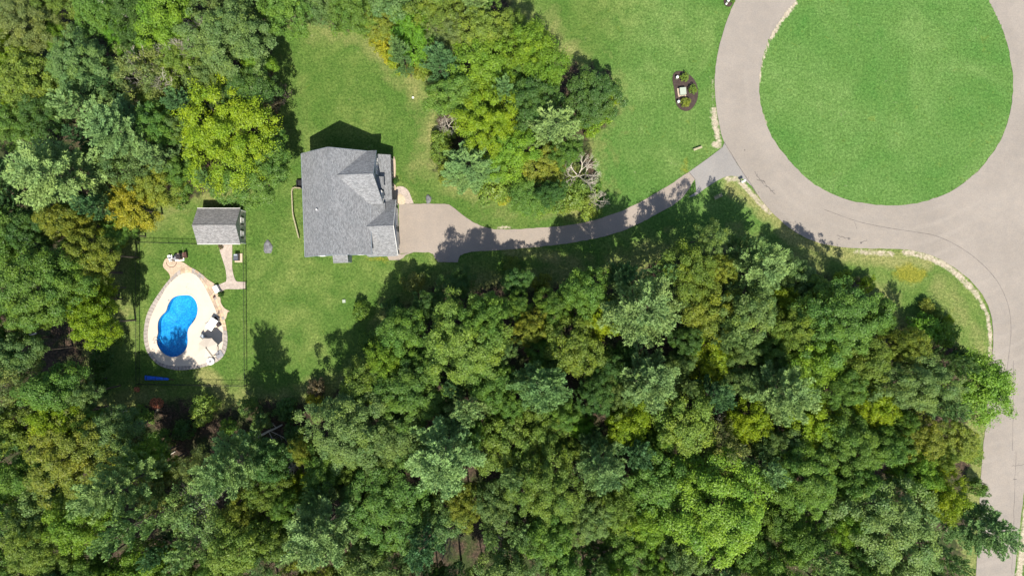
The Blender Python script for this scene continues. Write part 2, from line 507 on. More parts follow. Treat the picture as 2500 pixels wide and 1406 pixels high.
PATIO = smooth_closed([(446, 640), (424, 634), (408, 630), (400, 640), (399, 652), (411, 665), (416, 676), (414, 686), (425, 682), (443, 668), (462, 665), (480, 671), (492, 684), (505, 706), (518, 733), (530, 762), (540, 782), (551, 778), (556, 762), (561, 760), (548, 752), (540, 740), (538, 727), (534, 712), (528, 698), (520, 690), (507, 682), (494, 670), (478, 659), (463, 651)], 4)
PATH = [(535, 597.5), (567, 597.5)] + smooth_open([(567, 632), (567, 654), (571, 674), (577, 686), (588, 688), (599, 688)], 4) + smooth_open([(599, 705), (575, 706), (552, 706), (540, 713), (534, 716)], 4) + smooth_open([(524, 701), (531, 696), (546, 690), (553, 684), (551, 659), (545, 638), (537, 613)], 4)

CANOPY = [(-420, -420), (700, -420), (655, 60), (650, 150), (635, 200), (650, 320), (640, 400), (600, 460), (480, 480), (420, 480), (330, 540), (290, 600), (255, 650), (235, 700), (250, 760), (265, 800), (225, 860), (210, 940), (235, 985), (330, 985), (560, 985), (740, 960), (780, 985), (850, 920), (930, 850), (960, 760), (1060, 700), (1200, 690), (1330, 695), (1400, 670), (1520, 650), (1640, 630), (1790, 600), (1960, 640), (2035, 695), (2130, 715), (2190, 790), (2260, 800), (2330, 850), (2395, 920), (2390, 1010), (2370, 1060), (2370, 1200), (2368, 1300), (2360, 1400), (2350, 1900), (-420, 1900)]
CLUMP = [(655, -420), (1250, -420), (1245, 20), (1350, 90), (1400, 150), (1490, 190), (1500, 270), (1440, 330), (1450, 460), (1410, 500), (1280, 500), (1180, 470), (1090, 440), (1060, 400), (1070, 280), (1090, 200), (1000, 170), (950, 140), (890, 75), (760, 45), (700, 45)]

def ground_attrs(px, py):
    n = px.shape
    wob = 14 * np.sin(px * 0.031 + 1.3 * np.sin(py * 0.02)) + 9 * np.sin(py * 0.047 + px * 0.013)
    a = {}
    li = np.zeros(n)
    for poly in (CANOPY, CLUMP):
        dd = dist(px, py, poly, True)
        ins = inside(px, py, poly)
        sd = np.where(ins, dd, -dd) + wob * 0.7
        li = np.maximum(li, np.clip((sd + 18) / 50, 0, 1))
    a['litter'] = li
    lu = np.clip((px - 1380 + 0.35 * (py - 250)) / 160, 0, 1) * np.clip((620 - py) / 120, 0, 1)
    lu = np.maximum(lu * 0.62, inside(px, py, ISLAND) * 0.95)
    a['lush'] = lu
    # thin grass: along the woods, the road verge by the junction, round the pool fence
    dr = np.zeros(n)
    for poly in (CANOPY, CLUMP):
        dr = np.maximum(dr, 0.62 * np.clip(1 - (dist(px, py, poly, True) + wob) / 75, 0, 1))
    for line, wd, am in (([(1780, 450), (1850, 500), (1950, 585), (2080, 625), (2260, 640)], 34, 0.95),
                         ([(760, 60), (900, 80), (1000, 190), (1060, 260), (1040, 400)], 70, 0.6),
                         ([(300, 600), (270, 700), (300, 800)], 60, 0.62),
                         ([(500, 915), (540, 960)], 34, 1.05), ([(2300, 700), (2400, 850)], 50, 0.6),
                         ([(1240, 612), (1330, 625), (1400, 640)], 30, 0.75),
                         ([(2380, 1040), (2385, 1180)], 40, 0.7)):
        dr = np.maximum(dr, am * np.clip(1 - dist(px, py, line) / wd, 0, 1) ** 0.7)
    # foundation bed shadows side of house stays thin
    a['dry'] = dr
    mo = np.zeros(n)
    for (x, y, rx, ry, am) in ((2222, 668, 40, 26, 1.7), (1672, 408, 12, 24, 0.8), (925, 632, 34, 8, 1.0), (1152, 600, 12, 4, 0.6), (1100, 420, 22, 18, 0.6)):
        mo = np.maximum(mo, am * np.clip(1.3 - np.hypot((px - x) / rx, (py - y) / ry), 0, 1))
    a['moss'] = mo
    sd = np.zeros(n)
    for line, wd, am in (([(1738, 190), (1740, 240), (1744, 280)], 6, 0.5), ([(1742, 270), (1748, 310), (1756, 350)], 11, .95),
                         ([(1746, 352), (1756, 355)], 11, 1.0), ([(1775, 437), (1800, 436), (1812, 448), (1850, 490), (1880, 520)], 9, 0.95),
                         ([(2090, 614), (2180, 620)], 10, 0.75), ([(2210, 616), (2250, 622), (2300, 642), (2345, 676), (2385, 718)], 11, .95),
                         ([(2385, 718), (2412, 770), (2419, 830)], 7, 1.0), ([(2419, 830), (2416, 900), (2410, 960)], 5, 1.0),
                         ([(2490, 1208), (2478, 1406), (2462, 1640)], 15, 0.0), ([(2512, 1208), (2488, 1406), (2470, 1640)], 11, 1.1),
                         ([(1940, 8), (1903, 56), (1880, 96)], 8, 1.15), ([(1876, 104), (1858, 160), (1854, 200)], 4, 1.0), ([(1862, 278), (1870, 302)], 4, 0.95),
                         ([(2395, 414), (2370, 436), (2330, 468)], 4, 0.7), ([(1215, 556), (1245, 556)], 6, 0.8),
                         ([(1940, 440), (1975, 445)], 4, 0.6), ([(385, 985), (382, 1000)], 9, 0.6)):
        sd = np.maximum(sd, am * np.clip(1.6 - dist(px, py, line) / (wd * .68), 0, 1))
    a['sand'] = sd
    return a

def grid_mesh(name, x0, x1, y0, y1, step, drop=None, z=0.0, relief=0.05, keep=None):
    """x/y ranges in plan pixels"""
    nx = int(round((x1 - x0) / step)) + 1; ny = int(round((y1 - y0) / step)) + 1
    X, Y = np.meshgrid(np.linspace(x0, x1, nx), np.linspace(y0, y1, ny))
    px, py = X.ravel(), Y.ravel()
    vx = (px - 1250) / S; vy = -(py - 703) / S
    vz = z + relief * (np.sin(vx * 0.21 + 0.7 * np.sin(vy * 0.13)) * np.sin(vy * 0.17 + 0.5) - 1.0) * 0.5
    co = np.stack([vx, vy, vz], 1)
    i = np.arange(ny - 1)[:, None] * nx + np.arange(nx - 1)[None, :]
    q = np.stack([i, i + nx, i + nx + 1, i + 1], -1).reshape(-1, 4)
    cx = px[q].mean(1); cy = py[q].mean(1)
    if drop is not None: q = q[~drop(cx, cy)]
    me = bpy.data.meshes.new(name)
    me.vertices.add(len(co)); me.vertices.foreach_set('co', co.ravel())
    me.loops.add(q.size); me.loops.foreach_set('vertex_index', q.ravel())
    me.polygons.add(len(q)); me.polygons.foreach_set('loop_start', np.arange(len(q)) * 4)
    me.update(calc_edges=True)
    for k, v in ground_attrs(px, py).items():
        at = me.attributes.new(k, 'FLOAT', 'POINT'); at.data.foreach_set('value', v.astype(np.float32))
    me.materials.append(M_ground)
    o = bpy.data.objects.new(name, me); COL.objects.link(o)
    return o

GX0, GX1, GY0, GY1 = -150, 2650, -200, 1600
dropin = lambda x, y: inside(x, y, smooth_closed([(420, 712), (480, 712), (492, 750), (478, 800), (470, 860), (420, 880), (374, 850), (376, 790), (400, 740)], 3))
g = grid_mesh('lawn', GX0, GX1, GY0, GY1, 5.0, dropin)
tag(g, kind='structure')
BX = 8000
far = grid_mesh('terrain', -BX, BX + 2500, -BX, BX + 1400, 70.0, lambda x, y: (x > GX0 + 40) & (x < GX1 - 40) & (y > GY0 + 40) & (y < GY1 - 40), z=-0.12)
tag(far, kind='structure')

def ragged(pts, amp, seed):
    rr_ = random.Random(seed); out = []
    for i in range(len(pts)):
        a_, b_ = pts[i], pts[(i + 1) % len(pts)]
        n_ = max(1, int(math.hypot(b_[0] - a_[0], b_[1] - a_[1]) / 7))
        for k in range(n_):
            t = k / n_
            out.append((a_[0] + (b_[0] - a_[0]) * t + rr_.uniform(-amp, amp), a_[1] + (b_[1] - a_[1]) * t + rr_.uniform(-amp, amp)))
    return out
ISLAND = ragged(ISLAND, 1.1, 1)
DRIVE = ragged(DRIVE, .8, 2)
ROAD = ragged([p for p in ROAD if p[1] > -1300], .7, 3)
road = sheet('road', ROAD, 0.03, M_road, holes=[ISLAND], thick=0.12)
tag(road, kind='structure')
isl = grid_mesh('grass_island', 1840, 2485, -150, 512, 5.0, lambda x, y: ~inside(x, y, ISLAND), z=0.035, relief=0.02)
tag(isl, kind='structure')
# clean grass rim of the island, so its edge follows the curve and not the grid
rim_pts = []
drive = sheet('driveway', DRIVE, 0.022, M_drive, thick=0.1); tag(drive, kind='structure')
apron = sheet('driveway_apron', APRON, 0.026, M_apron, thick=0.1); tag(apron, kind='structure')
walk = sheet('front_walkway', WALK, 0.03, M_paver, thick=0.1); tag(walk, kind='structure')
pad = sheet('side_walkway', PAD, 0.026, M_drive, thick=0.1); tag(pad, kind='structure')

def ribbon(pts, w, z, name, m, parent=None, jitter=0.0, seed=3):
    r = random.Random(seed); mb = MB(); prev = None
    pts = [P(*p) for p in pts]
    for i, p in enumerate(pts):
        a = pts[max(0, i - 1)]; b = pts[min(len(pts) - 1, i + 1)]
        t = (b - a).normalized(); n = Vector((-t.y, t.x, 0))
        ww = w * (1 + r.uniform(-jitter, jitter))
        q = (p + n * ww / 2, p - n * ww / 2)
        if prev: mb.poly([(prev[1].x, prev[1].y, z), (q[1].x, q[1].y, z), (q[0].x, q[0].y, z), (prev[0].x, prev[0].y, z)])
        prev = q
    return mb.build(name, m, parent)
ribbon(smooth_open([(2010, 511), (2088, 539), (2159, 555), (2230, 566), (2284, 576), (2337, 600), (2383, 632), (2419, 667), (2444, 703), (2462, 749), (2468, 802), (2464, 855), (2457, 909)], 8), 0.075, 0.0345, 'paving_seam', M_seam, road, 0.4)
ribbon([(1768, 348), (1785, 375), (1800, 400), (1818, 428), (1835, 453), (1848, 476)], 0.10, 0.0345, 'paving_seam', M_seam, road, 0.4)
def jag(p0, p1, n, amp, seed):
    r = random.Random(seed); out = []
    for i in range(n + 1):
        t = i / n
        out.append((p0[0] + (p1[0] - p0[0]) * t + r.uniform(-amp, amp), p0[1] + (p1[1] - p0[1]) * t + r.uniform(-amp, amp)))
    return out
for k, (a, b_, n, am, w) in enumerate((((1842, 418), (1846, 427), 3, 1, .09), ((1846, 424), (1862, 446), 8, 2.4, .12), ((1862, 442), (1892, 474), 9, 2.0, .12), ((1848, 436), (1874, 458), 8, 2.2, .1), ((1880, 466), (1891, 466), 4, 1.5, .14), ((2042, 575), (2076, 584), 8, 1.5, .09), ((2100, 592), (2118, 586), 5, 2, .09), ((2470, 1137), (2500, 1133), 10, 1.8, .08), ((2474, 1168), (2482, 1171), 4, 1.4, .1), ((2086, 541), (2092, 560), 4, 1.0, .04), ((1820, 452), (1828, 430), 3, 1, .04), ((2474, 880), (2472, 1100), 14, 1.0, .05), ((2480, 1100), (2470, 1400), 18, 1.0, .05))):
    ribbon(jag(a, b_, n, am, k + 5), w, 0.035 + 0.0006 * k, 'crack', M_seam, road, 0.5, k)
for k, (x, y, r_) in enumerate(((1818, 367, .13), (2072, 583, .2), (2102, 593, .16), (2048, 583, .1), (1852, 470, .08))):
    mb = MB(); mb.prism([(P(x, y).x + r_ * (1 + .3 * math.sin(3 * a)) * math.cos(a), P(x, y).y + r_ * math.sin(a)) for a in np.linspace(0, 6.28, 9)[:-1]], 0.0305, 0.0385)
    mb.build('tar_patch', M_seam, road)
ribbon([(1682, 420), (1689, 429), (1697, 438)], 0.1, 0.031, 'paving_seam', M_seam, drive, 0.4)

# ---- pool surround
path = sheet('garden_path', PATH, 0.035, M_paver, thick=0.1); tag(path, kind='structure')
patio = sheet('patio', PATIO, 0.05, M_patio, thick=0.15); tag(patio, kind='structure')
deck = sheet('pool_deck', DECK, 0.10, M_deck, holes=[POOL], thick=0.30); tag(deck, kind='structure')
dc = np.array([455.0, 790.0])
def ring_pt(curve, ang):
    best = None
    dx, dy = math.cos(ang), math.sin(ang)
    n = len(curve)
    for i in range(n):
        x0, y0 = curve[i]; x1, y1 = curve[(i + 1) % n]
        ex, ey = x1 - x0, y1 - y0
        den = dx * ey - dy * ex
        if abs(den) < 1e-9: continue
        t = ((x0 - dc[0]) * ey - (y0 - dc[1]) * ex) / den
        s_ = ((x0 - dc[0]) * dy - (y0 - dc[1]) * dx) / den
        if t > 0 and -1e-6 <= s_ <= 1 + 1e-6: best = t if best is None else max(best, t)
    return (dc[0] + dx * best, dc[1] + dy * best)
rs = random.Random(4)
a = 0.0
angs = []
while a < 2 * math.pi - 0.03:
    angs.append(a)
    p = ring_pt(BORDER, a); rad = math.hypot(p[0] - dc[0], p[1] - dc[1]) / S
    a += rs.uniform(0.5, 0.68) / rad
angs.append(2 * math.pi)
for a0, a1 in zip(angs[:-1], angs[1:]):
    g_ = 0.0035
    am = (a0 + a1) / 2
    deg = math.degrees(am) % 360     # 0 = right, 90 = down in the plan
    i0, i1, o0, o1 = ring_pt(DECK, a0 + g_), ring_pt(DECK, a1 - g_), ring_pt(BORDER, a0 + g_), ring_pt(BORDER, a1 - g_)
    tan = deg > 262 or deg < 8
    rows = ((0.02, 0.48), (0.52, 0.98)) if tan else ((0.03, 0.98),)
    for r0, r1 in rows:
        lerp = lambda p, q, t: P(p[0] + (q[0] - p[0]) * t, p[1] + (q[1] - p[1]) * t)
        quad = [lerp(i0, o0, r0), lerp(i0, o0, r1), lerp(i1, o1, r1), lerp(i1, o1, r0)]
        quad = [(q.x, q.y) for q in quad][::-1]
        mb = MB(); mb.prism(quad, -0.05, 0.085 + rs.uniform(-0.01, 0.012))
        o = mb.build('border_stone', M_stone, deck)
        v = rs.uniform(0.85, 1.15)
        if tan:
            c = rs.choice(((0.42, 0.31, 0.20), (0.36, 0.27, 0.20), (0.46, 0.35, 0.25), (0.25, 0.22, 0.20), (0.38, 0.28, 0.19)))
        else:
            c = (0.30, 0.265, 0.24)
        o.color = (c[0] * v, c[1] * v, c[2] * v, 1)
# pool basin and water
basin = MB()
pp = [P(*p) for p in POOL]; n = len(pp)
cen = sum(pp, Vector()) / n
rings = [(1.0, 0.1), (1.0, -0.95), (0.72, -1.35), (0.4, -1.7)]
for k, z in rings:
    for p in pp:
        q = cen + (p - cen) * k
        basin.v.append((q.x, q.y, z))
for r_ in range(len(rings) - 1):
    for i in range(n):
        j = (i + 1) % n
        basin.f.append((r_ * n + j, r_ * n + i, (r_ + 1) * n + i, (r_ + 1) * n + j)); basin.uv.append(None)
b0 = len(basin.v); basin.v.append((cen.x, cen.y, -1.75))
for i in range(n):
    basin.f.append(((len(rings) - 1) * n + (i + 1) % n, (len(rings) - 1) * n + i, b0)); basin.uv.append(None)
bo = basin.build('pool_basin', M_liner); tag(bo, kind='structure')
wo = sheet('pool_water', POOL, -0.10, M_water); tag(wo, kind='structure')
# coping lip of the pool
mb = MB()
for i in range(n):
    j = (i + 1) % n
    a_, b_ = pp[i], pp[j]
    oa = cen + (a_ - cen) * 1.045; ob = cen + (b_ - cen) * 1.045
    ia = cen + (a_ - cen) * 0.993; ib = cen + (b_ - cen) * 0.993
    mb.poly([(ia.x, ia.y, .125), (oa.x, oa.y, .125), (ob.x, ob.y, .125), (ib.x, ib.y, .125)][::-1])
    mb.poly([(oa.x, oa.y, .09), (ob.x, ob.y, .09), (ob.x, ob.y, .125), (oa.x, oa.y, .125)])
    mb.poly([(ib.x, ib.y, .05), (ia.x, ia.y, .05), (ia.x, ia.y, .125), (ib.x, ib.y, .125)])
mb.build('coping', M_deck, deck)

# ================================================================ HOUSE
HO = P(1250 - 409, 703 - 312)
house = empty('house', HO, math.radians(2.1))
tag(house, 'two storey house with grey shingle roofs, cross gable and attached garage wing', 'house')
def L3(u, v, z): return (u, -v, z)
def gable_roof_v(parent, u, v0, v1, half, zr, ze, name='roof', m=M_shingle, th=0.16):
    """ridge runs along v"""
    mb = MB(); mb.slab([L3(u - half, v1, ze), L3(u - half, v0, ze), L3(u, v0, zr), L3(u, v1, zr)], th); mb.build('roof_slope', m, parent)
    mb = MB(); mb.slab([L3(u + half, v0, ze), L3(u + half, v1, ze), L3(u, v1, zr), L3(u, v0, zr)], th, 5.0); mb.build('roof_slope', m, parent)
    r = MB()
    for sgn in (-1, 1):
        r.slab([L3(u + sgn * 0.16, v0 - .005, zr - 0.16 * (zr - ze) / half + 0.028), L3(u + sgn * 0.16, v1 + .005, zr - 0.16 * (zr - ze) / half + 0.028), L3(u, v1 + .005, zr + 0.028), L3(u, v0 - .005, zr + 0.028)], 0.02)
    r.build('ridge_cap', m, parent)
def gable_roof_u(parent, v, u0, u1, half, zr, ze, m=M_shingle, th=0.16, u1s=None, u0s=None):
    """ridge runs along u; south eave may reach further (u1s)"""
    u1s = u1 if u1s is None else u1s
    mb = MB(); mb.slab([L3(u1, v - half, ze), L3(u0, v - half, ze), L3(u0, v, zr), L3(u1, v, zr)], th, 9.0); mb.build('roof_slope', m, parent)
    mb = MB(); mb.slab([L3(u0, v + half, ze), L3(u1s, v + half, ze), L3(u1, v, zr), L3(u0, v, zr)], th, 3.0); mb.build('roof_slope', m, parent)
    r = MB()
    for sgn in (-1, 1):
        z_ = zr - 0.16 * (zr - ze) / half + 0.028
        r.slab([L3(u0, v + sgn * 0.16, z_), L3(u1 + .005, v + sgn * 0.16, z_), L3(u1 + .005, v, zr + 0.028), L3(u0, v, zr + 0.028)], 0.02)
    r.build('ridge_cap', m, parent)
def gable_body_v(parent, u0, u1, v0, v1, ze, zr, m, name='wall'):
    mb = MB(); um = (u0 + u1) / 2
    A = [L3(u0, v0, 0), L3(u1, v0, 0), L3(u1, v0, ze), L3(um, v0, zr), L3(u0, v0, ze)]
    B = [L3(u0, v1, 0), L3(u1, v1, 0), L3(u1, v1, ze), L3(um, v1, zr), L3(u0, v1, ze)]
    mb.poly(A[::-1]); mb.poly(B)
    mb.poly([A[0], B[0], B[4], A[4]][::-1]); mb.poly([A[1], B[1], B[2], A[2]])
    return mb.build(name, m, parent)
def gable_body_u(parent, u0, u1, v0, v1, ze, zr, m, name='wall'):
    mb = MB(); vm = (v0 + v1) / 2
    A = [L3(u0, v0, 0), L3(u0, v1, 0), L3(u0, v1, ze), L3(u0, vm, zr), L3(u0, v0, ze)]
    B = [L3(u1, v0, 0), L3(u1, v1, 0), L3(u1, v1, ze), L3(u1, vm, zr), L3(u1, v0, ze)]
    mb.poly(A); mb.poly(B[::-1])
    mb.poly([A[0], B[0], B[4], A[4]]); mb.poly([A[1], B[1], B[2], A[2]][::-1])
    return mb.build(name, m, parent)
def window_u(parent, u, v, z, w=0.9, h=1.3, shutters=None, side=1):
    """window in a wall that faces +u (side=1) or -u"""
    mb = MB(); t = 0.08
    for dv, dz, sv, sz in ((-w / 2, 0, t, h), (w / 2, 0, t, h), (0, h / 2, w + t, t), (0, -h / 2, w + t, t), (0, 0, w, 0.045)):
        mb.box(L3(u + side * 0.03, v + dv, z + dz), (0.10, sv, sz))
    f = mb.build('window', M_white, parent)
    mb = MB(); mb.box(L3(u + side * 0.012, v, z), (0.05, w - t, h - t)); mb.build('pane', M_glassdark, f)
    if shutters:
        for s_ in (-1, 1):
            mb = MB()
            mb.box(L3(u + side * 0.035, v + s_ * (w / 2 + 0.2), z), (0.06, 0.28, h))
            for k in range(5): mb.box(L3(u + side * 0.07, v + s_ * (w / 2 + 0.2), z - h / 2 + h * (k + .5) / 5), (0.012, 0.22, 0.10))
            mb.build('shutter', shutters, f)
    return f
def window_v(parent, u, v, z, w=0.9, h=1.3, side=1):
    mb = MB(); t = 0.08
    for du, dz, su, sz in ((-w / 2, 0, t, h), (w / 2, 0, t, h), (0, h / 2, w + t, t), (0, -h / 2, w + t, t), (0, 0, w, 0.045)):
        mb.box(L3(u + du, v + side * 0.03, z + dz), (su, 0.10, sz))
    f = mb.build('window', M_white, parent)
    mb = MB(); mb.box(L3(u, v + side * 0.012, z), (w - t, 0.05, h - t)); mb.build('pane', M_glassdark, f)
    return f
def fascia(parent, p0, p1, w=0.1, h=0.18, m=M_white):
    mb = MB(); a, b = Vector(p0), Vector(p1); dxy = (b - a)
    mb.tube(a, b, h / 2, n=4); return mb.build('gutter', m, parent)

# main block
gable_body_v(house, -4.5, 4.5, 0.3, 14.55, 5.75, 9.25, M_siding)
gable_roof_v(house, 0, 0.0, 14.85, 4.8, 9.5, 5.85)
# cross gable over the entrance side
cg = gable_body_u(house, 1.2, 5.8, 0.32, 7.25, 5.7, 8.5, M_siding, 'front_gable_wall')
gable_roof_u(house, 3.78, 0.75, 6.0, 3.86, 8.8, 5.87, u1s=6.75)
mb = MB(); mb.box(L3(5.5, 6.45, 2.85), (1.9, 1.7, 5.7)); mb.build('bay_wall', M_siding, house)
mb = MB(); mb.slab([L3(6.72, 7.35, 4.39), L3(6.72, 11.0, 4.39), L3(4.7, 11.0, 5.928), L3(4.7, 7.35, 5.928)], 0.14, 5.0); mb.build('lower_roof_slope', M_shingle, house)
mb = MB(); mb.box(L3(5.5, 9.1, 2.1), (1.9, 3.5, 4.2)); mb.build('link_wall', M_siding, house)
# little roof over the box bay between the front windows
mb = MB(); mb.slab([L3(6.75, 3.55, 4.75), L3(6.75, 5.35, 4.75), L3(5.8, 5.35, 5.25), L3(5.8, 3.55, 5.25)], 0.12); mb.build('bay_roof', M_shingle, house)
mb = MB(); mb.box(L3(6.15, 4.45, 4.25), (0.75, 1.6, 0.95)); mb.build('box_bay', M_siding, house)
for v in (1.15, 2.0, 2.85): window_u(house, 5.8, v, 4.95, 0.75, 1.3)
for v in (6.0, 6.8): window_u(house, 6.45, v, 4.95, 0.62, 1.25)
window_u(house, 5.8, 3.8, 7.2, 0.6, 0.6)
# porch
mb = MB(); mb.slab([L3(7.55, 0.05, 3.0), L3(7.55, 7.0, 3.0), L3(5.8, 7.0, 3.85), L3(5.8, 0.05, 3.85)], 0.14, 2.0); mb.build('porch_roof', M_shingle, house)
mb = MB(); mb.box(L3(7.6, 3.5, 2.87), (0.1, 6.9, 0.14)); mb.build('gutter', M_black, house)
mb = MB(); mb.box(L3(6.75, 3.4, 0.14), (1.9, 6.6, 0.28)); mb.build('porch_floor', M_tan, house)
for v in (0.3, 2.4, 4.5, 6.5):
    mb = MB(); mb.box(L3(7.35, v, 1.55), (0.14, 0.14, 2.55)); mb.build('porch_post', M_white, house)
for v in (1.2, 2.9, 5.9): window_u(house, 5.8, v, 1.7, 0.9, 1.4)
mb = MB(); mb.box(L3(5.83, 4.4, 1.33), (0.08, 0.95, 2.1)); dr = mb.build('front_door', M_redwood, house)
mb = MB(); mb.box(L3(5.89, 4.05, 1.25), (0.05, 0.06, 0.12)); mb.build('handle', M_chrome, dr)
# garage wing
gable_body_u(house, 3.2, 7.8, 7.0, 14.72, 3.05, 6.0, M_siding, 'garage_wall')
gable_roof_u(house, 10.87, 3.6, 8.12, 4.12, 6.3, 3.17)
for v in (9.05, 12.65):
    mb = MB(); mb.box(L3(7.84, v, 1.15), (0.08, 2.7, 2.25)); gd = mb.build('garage_door', M_white, house)
    for k in range(4):
        mb = MB(); mb.box(L3(7.895, v, 0.3 + k * 0.55), (0.03, 2.5, 0.42)); mb.build('door_panel', M_white, gd)
mb = MB()
for v in (7.06, 14.66): mb.box(L3(7.83, v, 1.55), (0.12, 0.16, 3.1))
mb.box(L3(7.83, 10.85, 2.5), (0.10, 6.6, 0.16)); mb.build('garage_trim', M_white, house)
for v in (7.6, 10.85, 14.1):
    mb = MB(); mb.box(L3(7.93, v, 1.95), (0.14, 0.16, 0.28)); mb.build('wall_lamp', M_black, house)
mb = MB()
mb.box(L3(8.17, 8.9, 3.1), (0.05, 0.1, 0.1)); mb.build('trim_block', M_white, house)
# rakes and eave boards
def board(p0, p1, name='fascia', m=M_white, w=0.05, h=0.2):
    mb = MB(); a, b = Vector(L3(*p0)), Vector(L3(*p1)); t = (b - a).normalized()
    s_ = t.cross(Vector((0, 0, 1))).normalized() * w / 2; u_ = Vector((0, 0, h / 2))
    A = [a - s_ - u_, a + s_ - u_, a + s_ + u_, a - s_ + u_]; B = [b - s_ - u_, b + s_ - u_, b + s_ + u_, b - s_ + u_]
    mb.poly(A); mb.poly(B[::-1])
    for i in range(4): mb.poly([A[i], B[i], B[(i + 1) % 4], A[(i + 1) % 4]][::-1])
    return mb.build(name, m, house)
for p0, p1 in (((-4.84, 0, 5.72), (-4.84, 14.85, 5.72)), ((4.84, 7.7, 5.72), (4.84, 14.85, 5.72)), ((-4.8, 14.88, 5.72), (0, 14.88, 9.37)), ((0, 14.88, 9.37), (4.8, 14.88, 5.72)),
               ((-4.8, -0.03, 5.72), (0, -0.03, 9.37)), ((0, -0.03, 9.37), (4.8, -0.03, 5.72)), ((8.15, 6.75, 3.04), (8.15, 10.87, 6.17)), ((8.15, 10.87, 6.17), (8.15, 14.99, 3.04)),
               ((3.8, 15.02, 3.05), (8.12, 15.02, 3.05)), ((6.03, -0.08, 5.74), (6.03, 3.78, 8.67))):
    board(p0, p1, m=M_white if p0[0] > 6.5 else M_siding)
# rear bump-out on the south wall, vent pipe
mb = MB(); mb.box(L3(-0.35, 15.1, 1.5), (1.9, 1.1, 3.0)); mb.build('bump_out', M_siding, house)
mb = MB(); mb.slab([L3(-1.45, 15.8, 3.15), L3(0.75, 15.8, 3.15), L3(0.75, 14.55, 3.5), L3(-1.45, 14.55, 3.5)], 0.12); mb.build('bump_out_roof', M_shingle, house)
for u in (-3.4, 2.3): window_v(house, u, 14.55, 4.4, 0.9, 1.3)
for u in (-3.4, 2.3): window_v(house, u, 14.55, 1.7, 0.9, 1.3)
for v in (2.2, 5.2, 8.2, 11.8): window_u(house, -4.5, v, 4.4, 0.9, 1.3, side=-1)
for v in (2.2, 6.4, 9.6, 12.4): window_u(house, -4.5, v, 1.7, 0.9, 1.4, side=-1)
for u in (-2.4, 2.4): window_v(house, u, 0.3, 4.4, 0.9, 1.3, side=-1)
zp = 9.5 - 2.25 * 0.76
mb = MB(); mb.tube(L3(-2.25, 8.4, zp - .1), L3(-2.25, 8.4, zp + 0.45), 0.09, n=10); mb.build('vent_pipe', M_white, house)
mb = MB(); mb.box(L3(-2.25, 8.4, zp + .03), (0.36, 0.36, 0.05)); mb.build('vent_flashing', M_grey, house)
# basement bulkhead / areaway on the west wall
aw = empty('window_well', P(733, 451), math.radians(2.1))
tag(aw, 'dark open areaway box against the west wall of the house', 'window well')
mb = MB()
mb.box((-.42, 0, .2), (.08, 1.3, .6)); mb.box((.05, .61, .2), (.86, .08, .6)); mb.box((.05, -.61, .2), (.86, .08, .6)); mb.build('surround', M_black, aw)
mb = MB(); mb.box((.05, 0, .03), (.84, 1.12, .05)); mb.build('floor_slab', M_black, aw)

# white rail fence curving west of the house
rail_pts = smooth_open([(736, 461), (717, 462), (716, 490), (718, 524), (723, 545), (728, 565), (732, 581)], 3)
rf = empty('garden_rail', P(717, 520)); tag(rf, 'low pale wooden rail curving along the west side of the house', 'rail fence')
mb = MB(); rp = [P(*p) - P(717, 520) for p in rail_pts]
for a_, b_ in zip(rp[:-1], rp[1:]):
    mid = (a_ + b_) / 2; dl = b_ - a_
    mb.box((mid.x, mid.y, 0.62), (dl.length + .02, 0.16, 0.06), math.atan2(dl.y, dl.x))
    mb.box((mid.x, mid.y, 0.32), (dl.length + .02, 0.05, 0.1), math.atan2(dl.y, dl.x))
mb.build('rail', M_wood, rf)
for p in rp[::3]:
    mb = MB(); mb.box((p.x, p.y, 0.31), (0.1, 0.1, 0.62)); mb.build('post', M_wood, rf)

# ================================================================ SHED
shed = empty('shed', P(1250 - 699.5, 703 - 147.3))
tag(shed, 'garden shed with grey gable roof and greige walls north of the pool', 'shed')
gable_body_u(shed, -3.1, 3.1, -2.45, 2.45, 2.4, 4.0, M_greige)
gable_roof_u(shed, 0, -3.2, 3.2, 2.66, 4.12, 2.38, M_shingle2, 0.1)
for v in (-0.95, 1.05): window_u(shed, 3.1, v, 1.45, 0.72, 1.0, M_black)
mb = MB(); mb.box(L3(0, 2.68, 2.33), (6.4, 0.06, 0.14)); mb.build('fascia', M_white, shed)
mb = MB(); mb.box(L3(0, -2.68, 2.33), (6.4, 0.06, 0.14)); mb.build('fascia', M_white, shed)
for v in (-2.45, 2.45):
    mb = MB(); mb.box(L3(3.12, v, 1.2), (0.1, 0.12, 2.4)); mb.build('corner_board', M_white, shed)
mb = MB(); mb.box(L3(0.1, 2.48, 1.05), (1.8, 0.08, 2.05)); dd_ = mb.build('shed_door', M_white, shed)
for s_ in (-1, 1):
    mb = MB(); mb.box(L3(0.1 + s_ * .45, 2.53, 1.05), (0.8, 0.04, 1.85)); mb.build('door_leaf', M_greige, dd_)
for s_ in (-1, 1): window_v(shed, 0.1 + s_ * 2.1, 2.45, 1.45, 0.7, 0.9)

# ================================================================ SMALL THINGS
def utility_box(x, y, label):
    o = empty('air_conditioner', P(x, y)); tag(o, label, 'utility unit')
    mb = MB(); mb.box((0.12, -.05, 0.05), (1.15, 1.35, 0.1)); mb.build('pad', M_tan, o)
    mb = MB(); mb.box((0, 0, 0.5), (0.72, 0.95, 0.8)); mb.build('casing', M_darknavy, o)
    mb = MB()
    for k in range(5): mb.box((0, -0.3 + k * .15, 0.92), (0.66, 0.05, 0.02))
    mb.build('grille', M_grey, o)
    mb = MB(); mb.box((0, .36, .93), (.5, .2, .06)); mb.build('lid', M_greyblue, o)
    return o
utility_box(581, 629, 'small dark navy utility unit on a pad beside the shed path')

